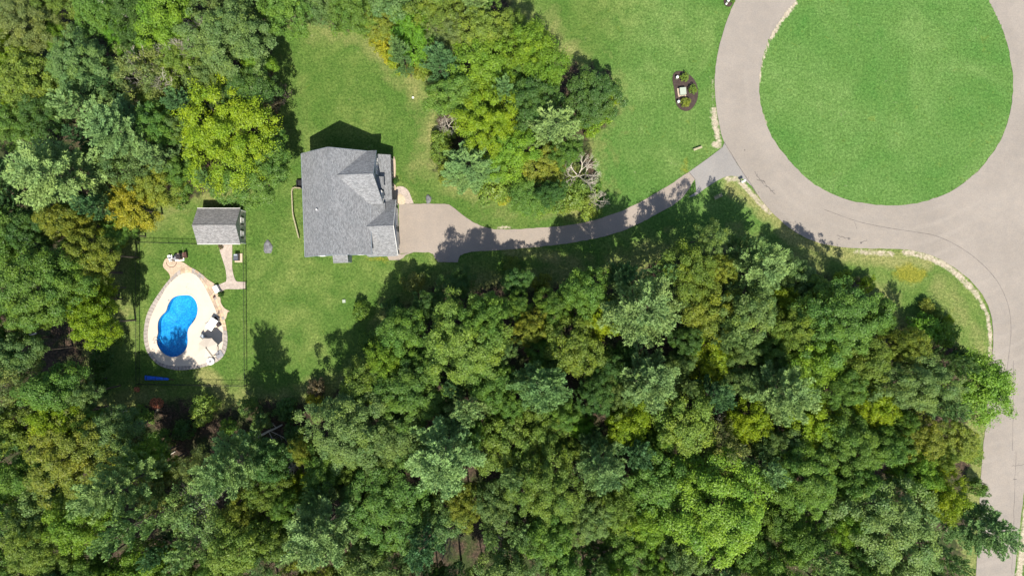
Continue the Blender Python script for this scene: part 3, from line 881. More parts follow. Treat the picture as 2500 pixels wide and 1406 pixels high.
def boulder(x, y, rx, ry, h, label, seed):
    rr = np.random.RandomState(seed); mb = MB(); c = P(x, y)
    n1, n2 = 20, 8
    ph = rr.rand(6) * 6.28
    for k in range(n2):
        t = k / (n2 - 1); z = h * math.sin(t * math.pi / 2); rd = math.cos(t * math.pi / 2) ** 0.55
        for i in range(n1):
            a_ = 2 * math.pi * i / n1
            f = 1 + .09 * math.sin(3 * a_ + ph[0]) + .06 * math.sin(5 * a_ + ph[1] + t * 3) + rr.uniform(-.05, .05)
            mb.v.append((rx * rd * f * math.cos(a_), ry * rd * f * math.sin(a_), z - 0.06 + rr.uniform(-.02, .03)))
    for k in range(n2 - 1):
        for i in range(n1):
            j = (i + 1) % n1
            mb.f.append((k * n1 + i, k * n1 + j, (k + 1) * n1 + j, (k + 1) * n1 + i)); mb.uv.append(None)
    o = mb.build('boulder', M_rock, None, c)
    tag(o, label, 'boulder'); return o
boulder(654, 603.5, .68, 1.02, .28, 'low grey boulder lying on the lawn between shed and house', 2)
boulder(1046, 486.5, .42, .68, .35, 'dark grey boulder at the top edge of the driveway', 5)

def pebble_bed(name, outline, z, m, label, cat):
    o = sheet(name, outline, z, m, thick=0.06); tag(o, label, cat); return o
pebble_bed('pebble_bed', smooth_closed([(972, 476), (979, 474), (988, 483), (990, 493), (985, 499), (974, 498), (970, 488)], 4), 0.06, M_palestone, 'bed of pale river stone beside the garage corner walkway', 'stone bed')
pebble_bed('pebble_bed', smooth_closed([(960, 388), (964, 386), (966, 400), (966, 425), (963, 442), (960, 440)], 4), 0.04, M_palestone, 'narrow strip of pale stone along the porch', 'stone bed')

def vent_cap(x, y, label, r=.12, h=.3):
    o = empty('vent_cap', P(x, y)); tag(o, label, 'vent')
    mb = MB(); mb.tube((0, 0, 0), (0, 0, h), r * .6, n=10); mb.build('pipe', M_white, o)
    mb = MB(); mb.lathe((0, 0, h), [(r, 0), (r * 1.2, .05), (r, .12), (r * .3, .17)], 12); mb.build('cap', M_tablewhite, o)
vent_cap(1009, 240, 'white well cap standing on the lawn north east of the house', .14, .3)
ow = MB(); ow.box((0, 0, .07), (.5, .5, .14), .1, .1); o = ow.build('inspection_cover', M_greenbox, None, P(840, 735)); tag(o, 'small square pale cover in the lawn south of the house', 'cover')
ow = MB(); ow.tube((0, 0, 0), (0, 0, .22), .13, n=12); o = ow.build('ground_stake', M_grey, None, P(644, 212)); bpy.data.objects.remove(o)

# bench by the drive
be = empty('bench', P(1702, 364), math.radians(20)); tag(be, 'short pale backless bench on the grass near the driveway mouth', 'bench')
mb = MB(); mb.box((0, 0, .42), (1.35, .3, .08)); mb.build('seat', M_wood, be)
for s_ in (-1, 1):
    mb = MB(); mb.box((s_ * .5, 0, .19), (.1, .26, .38)); mb.build('leg', M_wood, be)
# shaded frame swing south of the drive
sb = empty('timber_bench', P(1752, 481), math.radians(25)); tag(sb, 'grey slatted bench in the shade south of the driveway apron', 'bench')
for k in range(3):
    mb = MB(); mb.box((0, -.15 + k * .15, .42), (1.3, .11, .04)); mb.build('seat_slat', M_wood, sb)
mb = MB(); mb.box((0, .32, .7), (1.3, .04, .35)); mb.build('backrest', M_wood, sb)
for sx in (-1, 1):
    for sy in (-1, 1):
        mb = MB(); mb.box((sx * .58, sy * .2, .2), (.07, .07, .4)); mb.build('leg', M_wood, sb)

# mailbox
mx_ = empty('mailbox', P(1815, 443, h=1.2), math.radians(28)); tag(mx_, 'white mailbox on a post at the driveway mouth', 'mailbox')
mb = MB(); mb.box((0, 0, .55), (.12, .12, 1.1)); mb.box((.1, 0, .95), (.5, .09, .09)); mb.build('post', M_white, mx_)
mb = MB(); mb.box((.02, 0, 1.19), (.62, .3, .16))
mb.v += []
for i in range(8):
    a0 = math.pi * i / 8; a1 = math.pi * (i + 1) / 8
    mb.poly([(-.29, .15 * math.cos(a0), 1.27 + .13 * math.sin(a0)), (.33, .15 * math.cos(a0), 1.27 + .13 * math.sin(a0)), (.33, .15 * math.cos(a1), 1.27 + .13 * math.sin(a1)), (-.29, .15 * math.cos(a1), 1.27 + .13 * math.sin(a1))])
mb.build('box', M_tablewhite, mx_)
mb = MB(); mb.box((.1, .17, 1.36), (.04, .02, .2)); mb.build('flag', M_redwood, mx_)
mb = MB(); mb.box((.34, 0, 1.2), (.02, .28, .2)); mb.build('door', M_white, mx_)

# mulch beds
bed = sheet('mulch_bed', smooth_closed([(1650, 176), (1643, 184), (1642, 200), (1645, 214), (1648, 236), (1650, 252), (1657, 264), (1670, 271), (1683, 270), (1694, 260), (1702, 244), (1704, 226), (1701, 208), (1693, 193), (1680, 182), (1665, 175)], 4), 0.09, M_mulch, thick=0.12)
tag(bed, 'oval dark mulch bed with shrubs and utility box beside the road', 'flower bed')
bed2 = sheet('mulch_bed', smooth_closed([(1768, -6), (1767, 8), (1772, 15), (1784, 16), (1794, -4), (1798, -20), (1775, -22)], 4), 0.09, M_mulch, thick=0.12)
tag(bed2, 'small dark bed at the top edge beside the road', 'flower bed')
tb = empty('transformer_box', P(1667.5, 222.5, h=.8), math.radians(5)); tag(tb, 'pale green square utility box in the mulch bed', 'utility box')
mb = MB(); mb.box((0, 0, .05), (1.15, 1.3, .1)); mb.build('pad', M_tan, tb)
mb = MB(); mb.box((0, 0, .45), (.9, 1.0, .75)); mb.build('cabinet', M_greenbox, tb)
mb = MB(); mb.box((0, 0, .86), (.98, 1.08, .07), 0, .06); mb.build('lid', M_greenbox, tb)
mb = MB(); mb.box((0, 0, .2), (.32, 1.05, .22)); o = mb.build('stone_slab', M_tan, None, P(1655.5, 226)); o.rotation_euler = (0, 0, math.radians(8)); tag(o, 'tan rectangular stone slab left of the green utility box', 'slab')
def pedestal(x, y, label):
    o = empty('utility_pedestal', P(x, y, h=.6)); tag(o, label, 'utility pedestal')
    mb = MB(); mb.box((0, 0, .35), (.3, .3, .7)); mb.build('body', M_greenbox, o)
    mb = MB(); mb.lathe((0, 0, .7), [(.19, 0), (.21, .06), (.15, .16), (.05, .2)], 10); mb.build('cap', M_tablewhite, o)
    return o
pedestal(1653.5, 189, 'pale domed pedestal at the top of the mulch bed')
pedestal(1656.5, 248.5, 'white domed pedestal at the lower left of the mulch bed')
o = pedestal(1778, 2, 'white pedestal in the small dark bed at the top edge')
vent_cap(1772, 12, 'small round pale light cap in the dark bed at the top edge', .12, .25)

# pool equipment
eq = empty('equipment_pad', P(441, 627.5)); tag(eq, 'white edged pad under the dark pool heater', 'pad')
mb = MB(); mb.box((0, 0, .09), (1.15, 1.15, .06), math.radians(3)); mb.build('base', M_tan, eq)
mb = MB()
mb.box((.54, 0, .14), (.1, 1.2, .08), math.radians(3)); mb.box((-.05, -.55, .14), (1.1, .1, .08), math.radians(3)); mb.box((.34, 0, .13), (.05, .9, .05), math.radians(3)); mb.build('edging', M_tablewhite, eq)
ht = empty('pool_heater', P(436, 626.5, h=.8), math.radians(5)); tag(ht, 'dark brown boxy pool heater on the equipment pad', 'heater')
mb = MB(); mb.box((0, 0, .58), (.58, .78, .9)); mb.build('cabinet', M_grill, ht)
mb = MB()
for k in range(5): mb.box((-.2 + .1 * k, 0, 1.045), (.03, .66, .03))
mb.build('grille', M_black, ht)
fl = empty('sand_filter', P(424.5, 628.5, h=.8)); tag(fl, 'round grey sand filter tank beside the pool heater', 'filter')
mb = MB(); mb.lathe((0, 0, .12), [(.2, 0), (.33, .1), (.36, .4), (.33, .6), (.2, .78), (.1, .82)], 18); mb.build('tank', M_grey, fl, smooth=True)
mb = MB(); mb.lathe((0, 0, .9), [(.14, 0), (.14, .14), (.06, .2)], 12); mb.build('valve', M_black, fl)
mb = MB(); mb.lathe((0, 0, .06), [(.5, 0), (.5, .07), (.48, .08)], 20); mb.build('plinth', M_tablewhite, fl)
pm = empty('pool_pump', P(412.5, 627, h=.4), math.radians(15)); tag(pm, 'white and navy pool pump at the left of the equipment', 'pump')
mb = MB(); mb.box((0, .08, .25), (.42, .34, .36)); mb.build('housing', M_tablewhite, pm)
mb = MB(); mb.tube((-.24, -.14, .28), (.2, -.14, .28), .13, n=12); mb.build('motor', M_darknavy, pm)
mb = MB(); mb.box((0, -.05, .09), (.7, .62, .05)); mb.build('foot', M_tablewhite, pm)
pv = empty('pipework', P(421, 637)); tag(pv, 'bent white valve pipes in front of the sand filter', 'pipework')
mb = MB(); mb.tube((-.3, .1, .25), (.1, 0, .25), .05, n=8); mb.tube((-.3, .1, .25), (-.35, -.15, .25), .05, n=8); mb.tube((-.15, .05, .05), (-.15, .05, .3), .05, n=8); mb.build('pipe', M_tablewhite, pv)
mb = MB(); mb.tube((.1, 0, .25), (.42, .06, .25), .05, n=8); mb.tube((.42, .06, .25), (.42, -.14, .25), .04, n=8); mb.build('valve', M_black, pv)
sc = empty('slatted_screen', P(451, 622.5, h=.5), math.radians(8)); tag(sc, 'red-brown slatted wooden bin beside the equipment pad', 'screen')
mb = MB(); mb.box((0, 0, .3), (.5, .82, .55)); mb.build('box', M_redwood, sc)
for k in range(5):
    mb = MB(); mb.box((0, -.34 + .17 * k, .6), (.58, .12, .04)); mb.build('slat', M_redwood, sc)
po = empty('lamp_post', P(457, 628.5)); tag(po, 'thin dark pole standing beside the red-brown bin', 'pole')
mb = MB(); mb.tube((0, 0, 0), (0, 0, 1.9), .04, .03, n=8); mb.build('pole', M_black, po)
mb = MB(); mb.lathe((0, 0, 1.9), [(.06, 0), (.11, .06), (.11, .2), (.03, .28)], 10); mb.build('lamp', M_black, po)
# inlaid circle in the patio
mb = MB(); c = P(419, 640)
for i in range(24):
    a0, a1 = math.pi * (1.0 + i / 24), math.pi * (1.0 + (i + 1) / 24) - .02
    q = [(c.x + r_ * math.cos(t), c.y + r_ * math.sin(t)) for r_, t in ((.72, a0), (.82, a0), (.82, a1), (.72, a1))]
    mb.prism(q, .045, .056)
o = mb.build('inlaid_curve', M_redwood, patio)

# umbrella with furniture in its shade
um = empty('cantilever_umbrella', P(536, 864)); tag(um, 'large cream cantilever umbrella at the lower right of the pool deck', 'umbrella')
mb = MB(); mb.box((0, 0, .14), (1.05, 1.05, .09), math.radians(30)); mb.build('base_plate', M_grey, um)
mb = MB(); mb.tube((0, 0, .12), (-.02, .0, 2.75), .05, n=10); mb.build('mast', M_black, um)
cc = P(506.5, 848.5, h=2.55) - P(536, 864)
mb = MB(); mb.tube((-.02, 0, 2.7), (cc.x, cc.y, 3.12), .035, n=8); mb.build('arm', M_black, um)
mb = MB(); mb.tube((0, 0, 1.1), (cc.x * .45, cc.y * .45, 2.92), .022, n=6); mb.build('strut', M_black, um)
mb = MB()
R_ = 1.52
pts = [(cc.x + R_ * math.cos(math.radians(22.5 + 45 * i)), cc.y + R_ * math.sin(math.radians(22.5 + 45 * i)), 2.45) for i in range(8)]
apx = (cc.x, cc.y, 2.98)
for i in range(8):
    a_, b_ = Vector(pts[i]), Vector(pts[(i + 1) % 8])
    m_ = (a_ + b_) / 2 * .97 + Vector(apx) * .03
    mb.poly([a_, m_, apx]); mb.poly([m_, b_, apx])
    mb.poly([a_ - Vector((0, 0, .14)), m_ - Vector((0, 0, .14)), m_, a_]); mb.poly([m_ - Vector((0, 0, .14)), b_ - Vector((0, 0, .14)), b_, m_])
mb.build('canopy', M_canvas, um)
for i in range(8):
    mb = MB(); mb.tube((cc.x, cc.y, 2.92), (pts[i][0] * 1, pts[i][1], pts[i][2] - .03), .012, n=4); mb.build('rib', M_black, um)
mb = MB(); mb.lathe((cc.x, cc.y, 2.97), [(.07, 0), (.07, .12), (.02, .18)], 8); mb.build('finial', M_black, um)

def lounger(x, y, rz, label, m=M_greyblue):
    o = empty('patio_chair', P(x, y), rz); o.location.z = .1; tag(o, label, 'chair', 'chairs under the umbrella')
    mb = MB(); mb.box((0, 0, .42), (.56, .56, .09)); mb.build('seat', m, o)
    mb = MB(); mb.box((0, .3, .7), (.56, .08, .5)); mb.build('backrest', m, o)
    for sx in (-1, 1):
        mb = MB(); mb.box((sx * .29, 0, .58), (.05, .5, .04)); mb.build('armrest', M_black, o)
        for sy in (-1, 1):
            mb = MB(); mb.box((sx * .26, sy * .26, .2), (.04, .04, .4)); mb.build('leg', M_black, o)
    return o
lounger(500, 821, math.radians(50), 'grey cushioned chair at the upper left of the umbrella shade')
lounger(513, 829, math.radians(20), 'grey cushioned chair in the middle of the umbrella shade')
lounger(525, 845, math.radians(-60), 'grey cushioned chair at the right end of the umbrella shade')

tb2 = empty('patio_table', P(518, 791, h=.8), math.radians(-33)); tb2.location.z = .1
tag(tb2, 'bright white rectangular patio table on the right of the deck', 'table')
for k in range(5):
    mb = MB(); mb.box((0, -.74 + .37 * k, .95), (1.15, .355, .05)); mb.build('top_panel', M_tablewhite, tb2)
for sx in (-1, 1):
    for sy in (-1, 1):
        mb = MB(); mb.box((sx * .5, sy * .82, .46), (.07, .07, .93)); mb.build('leg', M_tablewhite, tb2)
gb = empty('wicker_bench', P(531.5, 785.5), math.radians(-57)); gb.location.z = .1; tag(gb, 'dark brown slatted bench beside the white patio table', 'bench')
mb = MB(); mb.box((0, 0, .22), (1.55, .55, .36)); mb.build('base', M_grill, gb)
for k in range(7):
    mb = MB(); mb.box((-.66 + .22 * k, 0, .42), (.17, .5, .05)); mb.build('seat_slat', M_grill, gb)
tn = empty('table_shadow_bar', P(511, 784)); tn.location.z = .1; tag(tn, 'thin grey bar standing in for the shadow beside the white patio table', 'pole')
mb = MB(); mb.tube((-.55, -.38, .06), (.55, .32, .06), .05, n=8); mb.build('shadow_strip', M_grey, tn)  # grey bar added in place of the table edge's thin cast shadow

wb = empty('storage_box', P(528, 706, h=.5), math.radians(-62)); tag(wb, 'white deck storage box where the path meets the pool terrace', 'storage box')
mb = MB(); mb.box((0, 0, .34), (1.05, .68, .56)); mb.build('body', M_tablewhite, wb)
mb = MB(); mb.box((0, 0, .65), (1.12, .74, .07), 0, .05); mb.build('lid', M_tablewhite, wb)
tr_ = empty('towel_rack', P(535, 766)); tag(tr_, 'dark bent metal towel rail on the stone terrace edge', 'rail')
mb = MB(); mb.tube((.0, .5, .1), (.12, -.35, .8), .04, n=6); mb.tube((.12, -.35, .8), (-.3, -.38, .75), .04, n=6); mb.tube((-.3, -.38, .75), (-.32, -.36, .1), .04, n=6); mb.build('rail', M_black, tr_)
def pot(x, y, r, h, m, label):
    o = empty('plant_pot', P(x, y)); tag(o, label, 'plant pot')
    mb = MB(); mb.lathe((0, 0, .06), [(r * .7, 0), (r, h), (r * .9, h), (r * .85, h - .04)], 14); mb.build('pot', m, o)
    return o
pot(524.5, 725, .17, .32, M_redwood, 'small red-brown pot on the stone terrace')
tub = empty('round_tub', P(517, 881)); tag(tub, 'round white tub with a grey centre at the bottom right of the deck', 'tub')
mb = MB(); mb.lathe((0, 0, .08), [(.46, 0), (.56, .1), (.56, .42), (.50, .48), (.30, .48), (.24, .42)], 28); mb.build('rim', M_tablewhite, tub, smooth=False)
mb = MB(); mb.lathe((0, 0, .5), [(.22, 0), (.22, .035)], 18); mb.build('insert', M_grey, tub)
ld = empty('pool_ladder', P(380, 833), math.radians(15)); ld.location.z = .1; tag(ld, 'pale metal pool ladder at the left side of the pool', 'ladder')
for s_ in (-1, 1):
    mb = MB(); prev = None
    for k in range(9):
        a_ = math.pi * k / 8
        q = (.32 * math.cos(a_) + .1, s_ * .25, .1 + .55 * math.sin(a_))
        if prev: mb.tube(prev, q, .025, n=6)
        prev = q
    mb.build('handrail', M_chrome, ld)
for k in range(2):
    mb = MB(); mb.box((.42, 0, -.35 - .3 * k), (.1, .5, .03)); mb.build('step', M_chrome, ld)
mb = MB(); mb.lathe((0, 0, .1), [(.13, 0), (.13, .015)], 14); o = mb.build('skimmer_lid', M_grey, None, P(413, 733)); tag(o, 'round grey skimmer lid beside the top left of the pool', 'lid')
# wet prints on the deck near the top of the pool
M_wet = simple('damp_concrete', (0.44, 0.39, 0.33), 0.5, 0.06, 3.0)
for k, (x, y) in enumerate(((459, 693), (457, 699), (455, 703), (460, 705), (456, 710), (453, 716), (458, 714))):
    mb = MB(); mb.prism([(P(x, y).x + rs.uniform(.1, .17) * math.cos(t), P(x, y).y + rs.uniform(.12, .22) * math.sin(t)) for t in np.linspace(0, 6.28, 9)[:-1]], .098, .1035)
    mb.build('damp_patch', M_wet, deck)
# rolled blue cover
cv = empty('pool_cover', P(357, 921.5)); tag(cv, 'rolled bright blue pool cover lying on shaded grass below the deck', 'pool cover')
mb = MB(); prevr = None; nseg = 16; n_ = 12
rr = np.random.RandomState(8)
for k in range(nseg + 1):
    t = k / nseg; r_ = .36 - .2 * t + rr.uniform(-.025, .025)
    if k == nseg: r_ *= .5
    for i in range(n_):
        a_ = 2 * math.pi * i / n_
        mb.v.append((t * 3.6, -t * .2 + r_ * math.cos(a_), .24 + .62 * r_ * math.sin(a_) + rr.uniform(-.015, .015)))
for k in range(nseg):
    for i in range(n_):
        j = (i + 1) % n_
        mb.f.append((k * n_ + i, k * n_ + j, (k + 1) * n_ + j, (k + 1) * n_ + i)); mb.uv.append(None)
mb.f.append(tuple(range(n_))); mb.uv.append(None)
mb.build('roll', M_blue, cv)
for t in (.3, 1.6, 2.8):
    mb = MB(); mb.lathe((0, 0, 0), [(.33 - .05 * t, -.02), (.33 - .05 * t, .02)], 12)
    o = mb.build('strap', M_darknavy, cv, (t, -t * .055, .24)); o.rotation_euler = (0, math.pi / 2, 0)
mb = MB(); mb.tube((3.5, -.2, .2), (4.3, -.3, .14), .05, n=8); mb.build('tube_end', M_redwood, cv)

# pool fence: four runs of black pickets
def fence(p0, p1, label, gate=None):
    a_, b_ = P(*p0), P(*p1); L_ = (b_ - a_).length; rz = math.atan2((b_ - a_).y, (b_ - a_).x)
    o = empty('pool_fence', a_, rz); tag(o, label, 'fence', 'black metal pool fence runs')
    npost = max(2, int(round(L_ / 2.4)) + 1)
    for i in range(npost):
        mb = MB(); mb.box((L_ * i / (npost - 1), 0, .68), (.055, .055, 1.36)); mb.build('post', M_black, o)
    for z in (.15, 1.12, 1.27):
        mb = MB(); mb.box((L_ / 2, 0, z), (L_, .022, .03)); mb.build('rail', M_black, o)
    mb = MB()
    k = .15
    while k < L_:
        mb.box((k, 0, .70), (.013, .013, 1.16)); k += .13
    pk = mb.build('picket', M_black, o); pk['kind'] = 'stuff'
    return o
fence((341, 592), (482, 596), 'black metal fence run between the woods and the shed, above the pool')
fence((341, 592), (342, 936), 'long black metal fence run on the woods side, left of the pool')
fence((342, 936), (604, 940), 'black metal fence run below the pool behind the blue cover')
fence((602, 706), (604, 940), 'black metal fence run right of the pool, below the path gate')
fence((601, 600), (602, 687), 'short black metal fence run from the shed down to the path gate')
gt = empty('pool_gate', P(602, 696.5), math.pi / 2); tag(gt, 'black metal gate across the right end of the garden path', 'gate')
mb = MB()
for s_ in (-1, 1): mb.box((s_ * .53, 0, .7), (.05, .05, 1.25))
for z in (.12, 1.3): mb.box((0, 0, z), (1.06, .045, .05))
mb.build('frame', M_black, gt)
for k in range(7):
    mb = MB(); mb.box((-.4 + k * .133, 0, .7), (.02, .02, 1.16)); mb.build('picket', M_black, gt)

# ================================================================ VEGETATION
def quads_obj_mesh(name, V, tint, clump, m):
    """V (n,4,3)"""
    n = len(V); me = bpy.data.meshes.new(name)
    me.vertices.add(n * 4); me.vertices.foreach_set('co', V.reshape(-1).astype(np.float32))
    me.loops.add(n * 4); me.loops.foreach_set('vertex_index', np.arange(n * 4, dtype=np.int32))
    me.polygons.add(n); me.polygons.foreach_set('loop_start', np.arange(n, dtype=np.int32) * 4)
    me.update(calc_edges=True)
    for k, v in (('tint', tint), ('clump', clump)):
        at = me.attributes.new(k, 'FLOAT', 'FACE'); at.data.foreach_set('value', v.astype(np.float32))
    me.materials.append(m)
    return me

def leaf_quads(pos, nrm, rng, L, W, axis=None):
    n = len(pos)
    nrm = nrm / np.linalg.norm(nrm, axis=1, keepdims=True)
    r = rng.normal(size=(n, 3)) if axis is None else axis
    t = r - nrm * (r * nrm).sum(1, keepdims=True); t /= np.linalg.norm(t, axis=1, keepdims=True) + 1e-9
    b = np.cross(nrm, t)
    l = (L * rng.uniform(.7, 1.3, n))[:, None]; w = (W * rng.uniform(.7, 1.3, n))[:, None]
    return np.stack([pos - t * l * .5, pos + b * w * .5 - t * l * .05, pos + t * l * .5, pos - b * w * .5 - t * l * .05], 1)

def broad_crown(seed, R=5.0, H=15.0, nclump=60, rc=.19, leaves=15000, flat=.75, spiky=0.0, leaf=.34, irregular=.16, zlow=-.45, base=.35):
    rng = np.random.RandomState(seed)
    zc = H * (base + 1) / 2 * 0.98; zr = H * (1 - base) / 2 * 1.0
    # fibonacci spread on the dome so no holes, then jitter
    i = np.arange(nclump) + .5
    cz = 1 - (1 - zlow) * i / nclump
    th = i * 2.399963 + rng.uniform(-.35, .35, nclump)
    cz = np.clip(cz + rng.uniform(-.09, .09, nclump), zlow, 1)
    sr = np.sqrt(1 - cz ** 2)
    ph = rng.uniform(0, 6.28, 4)
    out = 1 + irregular * (np.sin(2 * th + ph[0]) * .6 + np.sin(3 * th + ph[1]) * .6 + .4 * np.sin(5 * th + ph[2]))
    rad = out * (rng.uniform(.70, 1.04, nclump))
    C = np.stack([np.cos(th) * sr * rad * R * (1 - rc * .6), np.sin(th) * sr * rad * R * (1 - rc * .6), zc + cz * zr * rng.uniform(.78, 1.0, nclump) - zr * .05], 1)
    CR = rc * R * rng.uniform(.6, 1.4, nclump)
    # inner fill
    ni = nclump // 3
    dirs = rng.normal(size=(ni, 3)); dirs /= np.linalg.norm(dirs, axis=1, keepdims=True)
    Ci = np.array([0, 0, zc]) + dirs * np.array([R, R, zr]) * rng.uniform(.2, .6, (ni, 1))
    C = np.concatenate([C, Ci]); CR = np.concatenate([CR, np.full(ni, rc * R * 1.3)])
    cen = np.array([0, 0, zc - zr * .3])
    w = CR ** 2; w = w / w.sum()
    idx = rng.choice(len(C), leaves, p=w)
    cd = C - cen; cd /= np.linalg.norm(cd, axis=1, keepdims=True)
    dd = rng.normal(size=(leaves, 3)); dd /= np.linalg.norm(dd, axis=1, keepdims=True)
    dd = dd + cd[idx] * .55 + np.array([0, 0, .35]); dd /= np.linalg.norm(dd, axis=1, keepdims=True)
    CRz = CR
    rr_ = CR[idx] * rng.uniform(.55, 1.05, leaves) ** .6
    sc = np.ones((leaves, 3)); sc[:, 2] = flat
    pos = C[idx] + dd * rr_[:, None] * sc
    if spiky:
        # sprays that reach outwards
        k = rng.rand(leaves) < .35
        hd = cd[idx] * np.array([1, 1, .35])
        pos[k] += (hd[k] * (CR[idx][k] * rng.uniform(0, 1.3, k.sum()) * spiky)[:, None])
    st_ = rng.rand(leaves) < .09
    pos[st_] += dd[st_] * (CR[idx][st_] * rng.uniform(.1, .45, st_.sum()))[:, None]
    nr = dd * .75 + np.array([0, 0, .6]) + rng.normal(size=(leaves, 3)) * .45
    V = leaf_quads(pos, nr, rng, np.full(leaves, leaf), np.full(leaves, leaf * .62))
    V += rng.normal(size=V.shape) * .02
    ct = rng.rand(len(C))
    tint = np.clip(rng.beta(2, 2, leaves), 0, 1)
    return V, tint, np.clip(ct[idx] + rng.uniform(-.12, .12, leaves), 0, 1), C[:nclump]

def pine_crown(seed, R=5.0, H=18.0, levels=10, base=.30, ns=1.0):
    rng = np.random.RandomState(seed)
    Ps, Ax, Nr, Ct, Tn = [], [], [], [], []
    tips = []
    for l in range(levels):
        t = (l + .35) / levels
        z0 = H * (1 - t * (1 - base)) - .3
        nb = rng.randint(5, 8)
        a0 = rng.uniform(0, 6.28)
        for b in range(nb):
            az = a0 + 2 * math.pi * b / nb + rng.uniform(-.3, .3)
            Lb = R * (.22 + .82 * t ** .62) * rng.uniform(.7, 1.15)
            if t > .8: Lb *= rng.uniform(.6, .95)
            Lb = min(Lb, R * 1.08)
            rise = (.75 - .75 * t) + rng.uniform(-.08, .1)
            ct = rng.rand()
            d0 = np.array([math.cos(az), math.sin(az), 0]); s0 = np.array([-math.sin(az), math.cos(az), 0])
            if l >= 4: tips.append((np.array([0, 0, z0]), d0 * Lb + np.array([0, 0, z0 + Lb * rise * .75])))
            s = .22 if t < .4 else .38
            while s < 1.0:
                c = np.array([0, 0, z0]) + d0 * Lb * s + np.array([0, 0, Lb * (rise * s * .55 + rise * .25 * s * s + .10 * s ** 3)])
                tl = (.25 * Lb * (1.05 - s) + .30) * rng.uniform(.7, 1.2)
                for sd in (-1, 1):
                    ang = rng.uniform(.5, .95)
                    td = d0 * math.cos(ang) + sd * s0 * math.sin(ang) + np.array([0, 0, .22])
                    nt_ = max(1, int(tl / (.30 * ns)))
                    for k in range(nt_):
                        q = c + td * tl * (k + .6) / nt_
                        m_ = 6
                        ax = td * .9 + rng.normal(size=(m_, 3)) * .42 + np.array([0, 0, .22])
                        ax /= np.linalg.norm(ax, axis=1, keepdims=True)
                        Ps.append(q + ax * .17 + rng.normal(size=(m_, 3)) * .05)
                        Ax.append(ax)
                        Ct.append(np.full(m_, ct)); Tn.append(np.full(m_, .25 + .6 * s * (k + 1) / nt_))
                s += .235 * ns / Lb * rng.uniform(.85, 1.2)
            # leader tuft at the branch end
            m_ = 10; ax = d0 * .9 + rng.normal(size=(m_, 3)) * .4 + np.array([0, 0, .4])
            Ps.append(d0 * Lb + np.array([0, 0, z0 + Lb * (rise * .8 + .1)]) + ax * .12); Ax.append(ax); Ct.append(np.full(m_, ct)); Tn.append(np.full(m_, .9))
    pos = np.concatenate(Ps); ax = np.concatenate(Ax); n = len(pos)
    nr = np.cross(ax, rng.normal(size=(n, 3))) + np.array([0, 0, .5])
    V = leaf_quads(pos, nr, rng, np.full(n, .48 * ns), np.full(n, .17 * ns), ax)
    return V, np.clip(np.concatenate(Tn) + rng.uniform(-.25, .25, n), 0, 1), np.clip(.25 + .5 * np.concatenate(Ct), 0, 1), tips

def trunk_mesh(H, top, r, targets, name, seed):
    rng = random.Random(seed); mb = MB()
    p = Vector((0, 0, -.2)); n = 5
    for k in range(n):
        q = Vector((rng.uniform(-.12, .12) * H / 15, rng.uniform(-.12, .12) * H / 15, top * (k + 1) / n))
        mb.tube(p, q, r * (1 - .8 * k / n), r * (1 - .8 * (k + 1) / n), 7, False); p = q
    for t0, t1 in targets:
        a_ = Vector(t0); b_ = Vector(t1); m_ = a_ * .5 + b_ * .5 + Vector((0, 0, -.05 * (b_ - a_).length))
        rr0 = r * .28
        mb.tube(a_, m_, rr0, rr0 * .6, 5, False); mb.tube(m_, b_, rr0 * .6, rr0 * .18, 5, False)
    me = bpy.data.meshes.new(name); me.from_pydata(mb.v, [], mb.f); me.materials.append(M_bark); me.update()
    return me

def bare_mesh(seed, R, H, m, name, spread=1.0, depth=5):
    rng = random.Random(seed); mb = MB()
    def rec(p, dirv, ln, r, dpt):
        q = p + dirv * ln
        mb.tube(p, q, r, r * .62, 5 if dpt > 2 else 3, False)
        if dpt == 0: return
        for k in range(3 if dpt > 3 else rng.choice((2, 3))):
            nd = (dirv + Vector((rng.uniform(-1, 1), rng.uniform(-1, 1), rng.uniform(-.25, .55))) * .72 * spread).normalized()
            rec(p.lerp(q, rng.uniform(.6, 1.0)), nd, ln * rng.uniform(.62, .85), r * .64, dpt - 1)
    mb.tube((0, 0, -.2), (0, 0, H * .35), .17, .13, 7, False)
    for k in range(5):
        a_ = 6.28 * k / 5 + rng.uniform(-.4, .4)
        rec(Vector((0, 0, H * (.25 + .03 * k))), Vector((math.cos(a_) * .8, math.sin(a_) * .8, .75)).normalized(), R * .42, .10, depth)
    me = bpy.data.meshes.new(name); me.from_pydata(mb.v, [], mb.f); me.materials.append(m); me.update()
    return me

KINDS = {}
def reg(kind, V, t, c, targets, R, H, m, top, r, seed):
    me = quads_obj_mesh('crown_' + kind, V, t, c, m)
    tm = trunk_mesh(H, top, r, targets, 'trunk_' + kind, seed)
    KINDS.setdefault(kind, []).append((me, tm, R, H))
def limbs(C, H, rng):
    out = []
    for c in C[::max(1, len(C) // 12)]:
        out.append(((0, 0, H * rng.uniform(.28, .5)), tuple(c * np.array([.9, .9, .97]))))
    return out
rl = random.Random(5)
for k in range(4):   # oaks: many small tufts
    V, t, c, C = broad_crown(100 + k, nclump=92, rc=.165, leaves=22000, leaf=.26, irregular=.26, base=.46, spiky=.3)
    reg('oak', V, t, c, limbs(C, 15, rl), 5, 15, M_leaf, 13, .26, k)
for k in range(3):   # lumpy big clumps
    V, t, c, C = broad_crown(200 + k, nclump=60, rc=.20, leaves=21000, leaf=.27, irregular=.24, base=.44, spiky=.1)
    reg('lumpy', V, t, c, limbs(C, 15, rl), 5, 15, M_leaf, 13, .26, 10 + k)
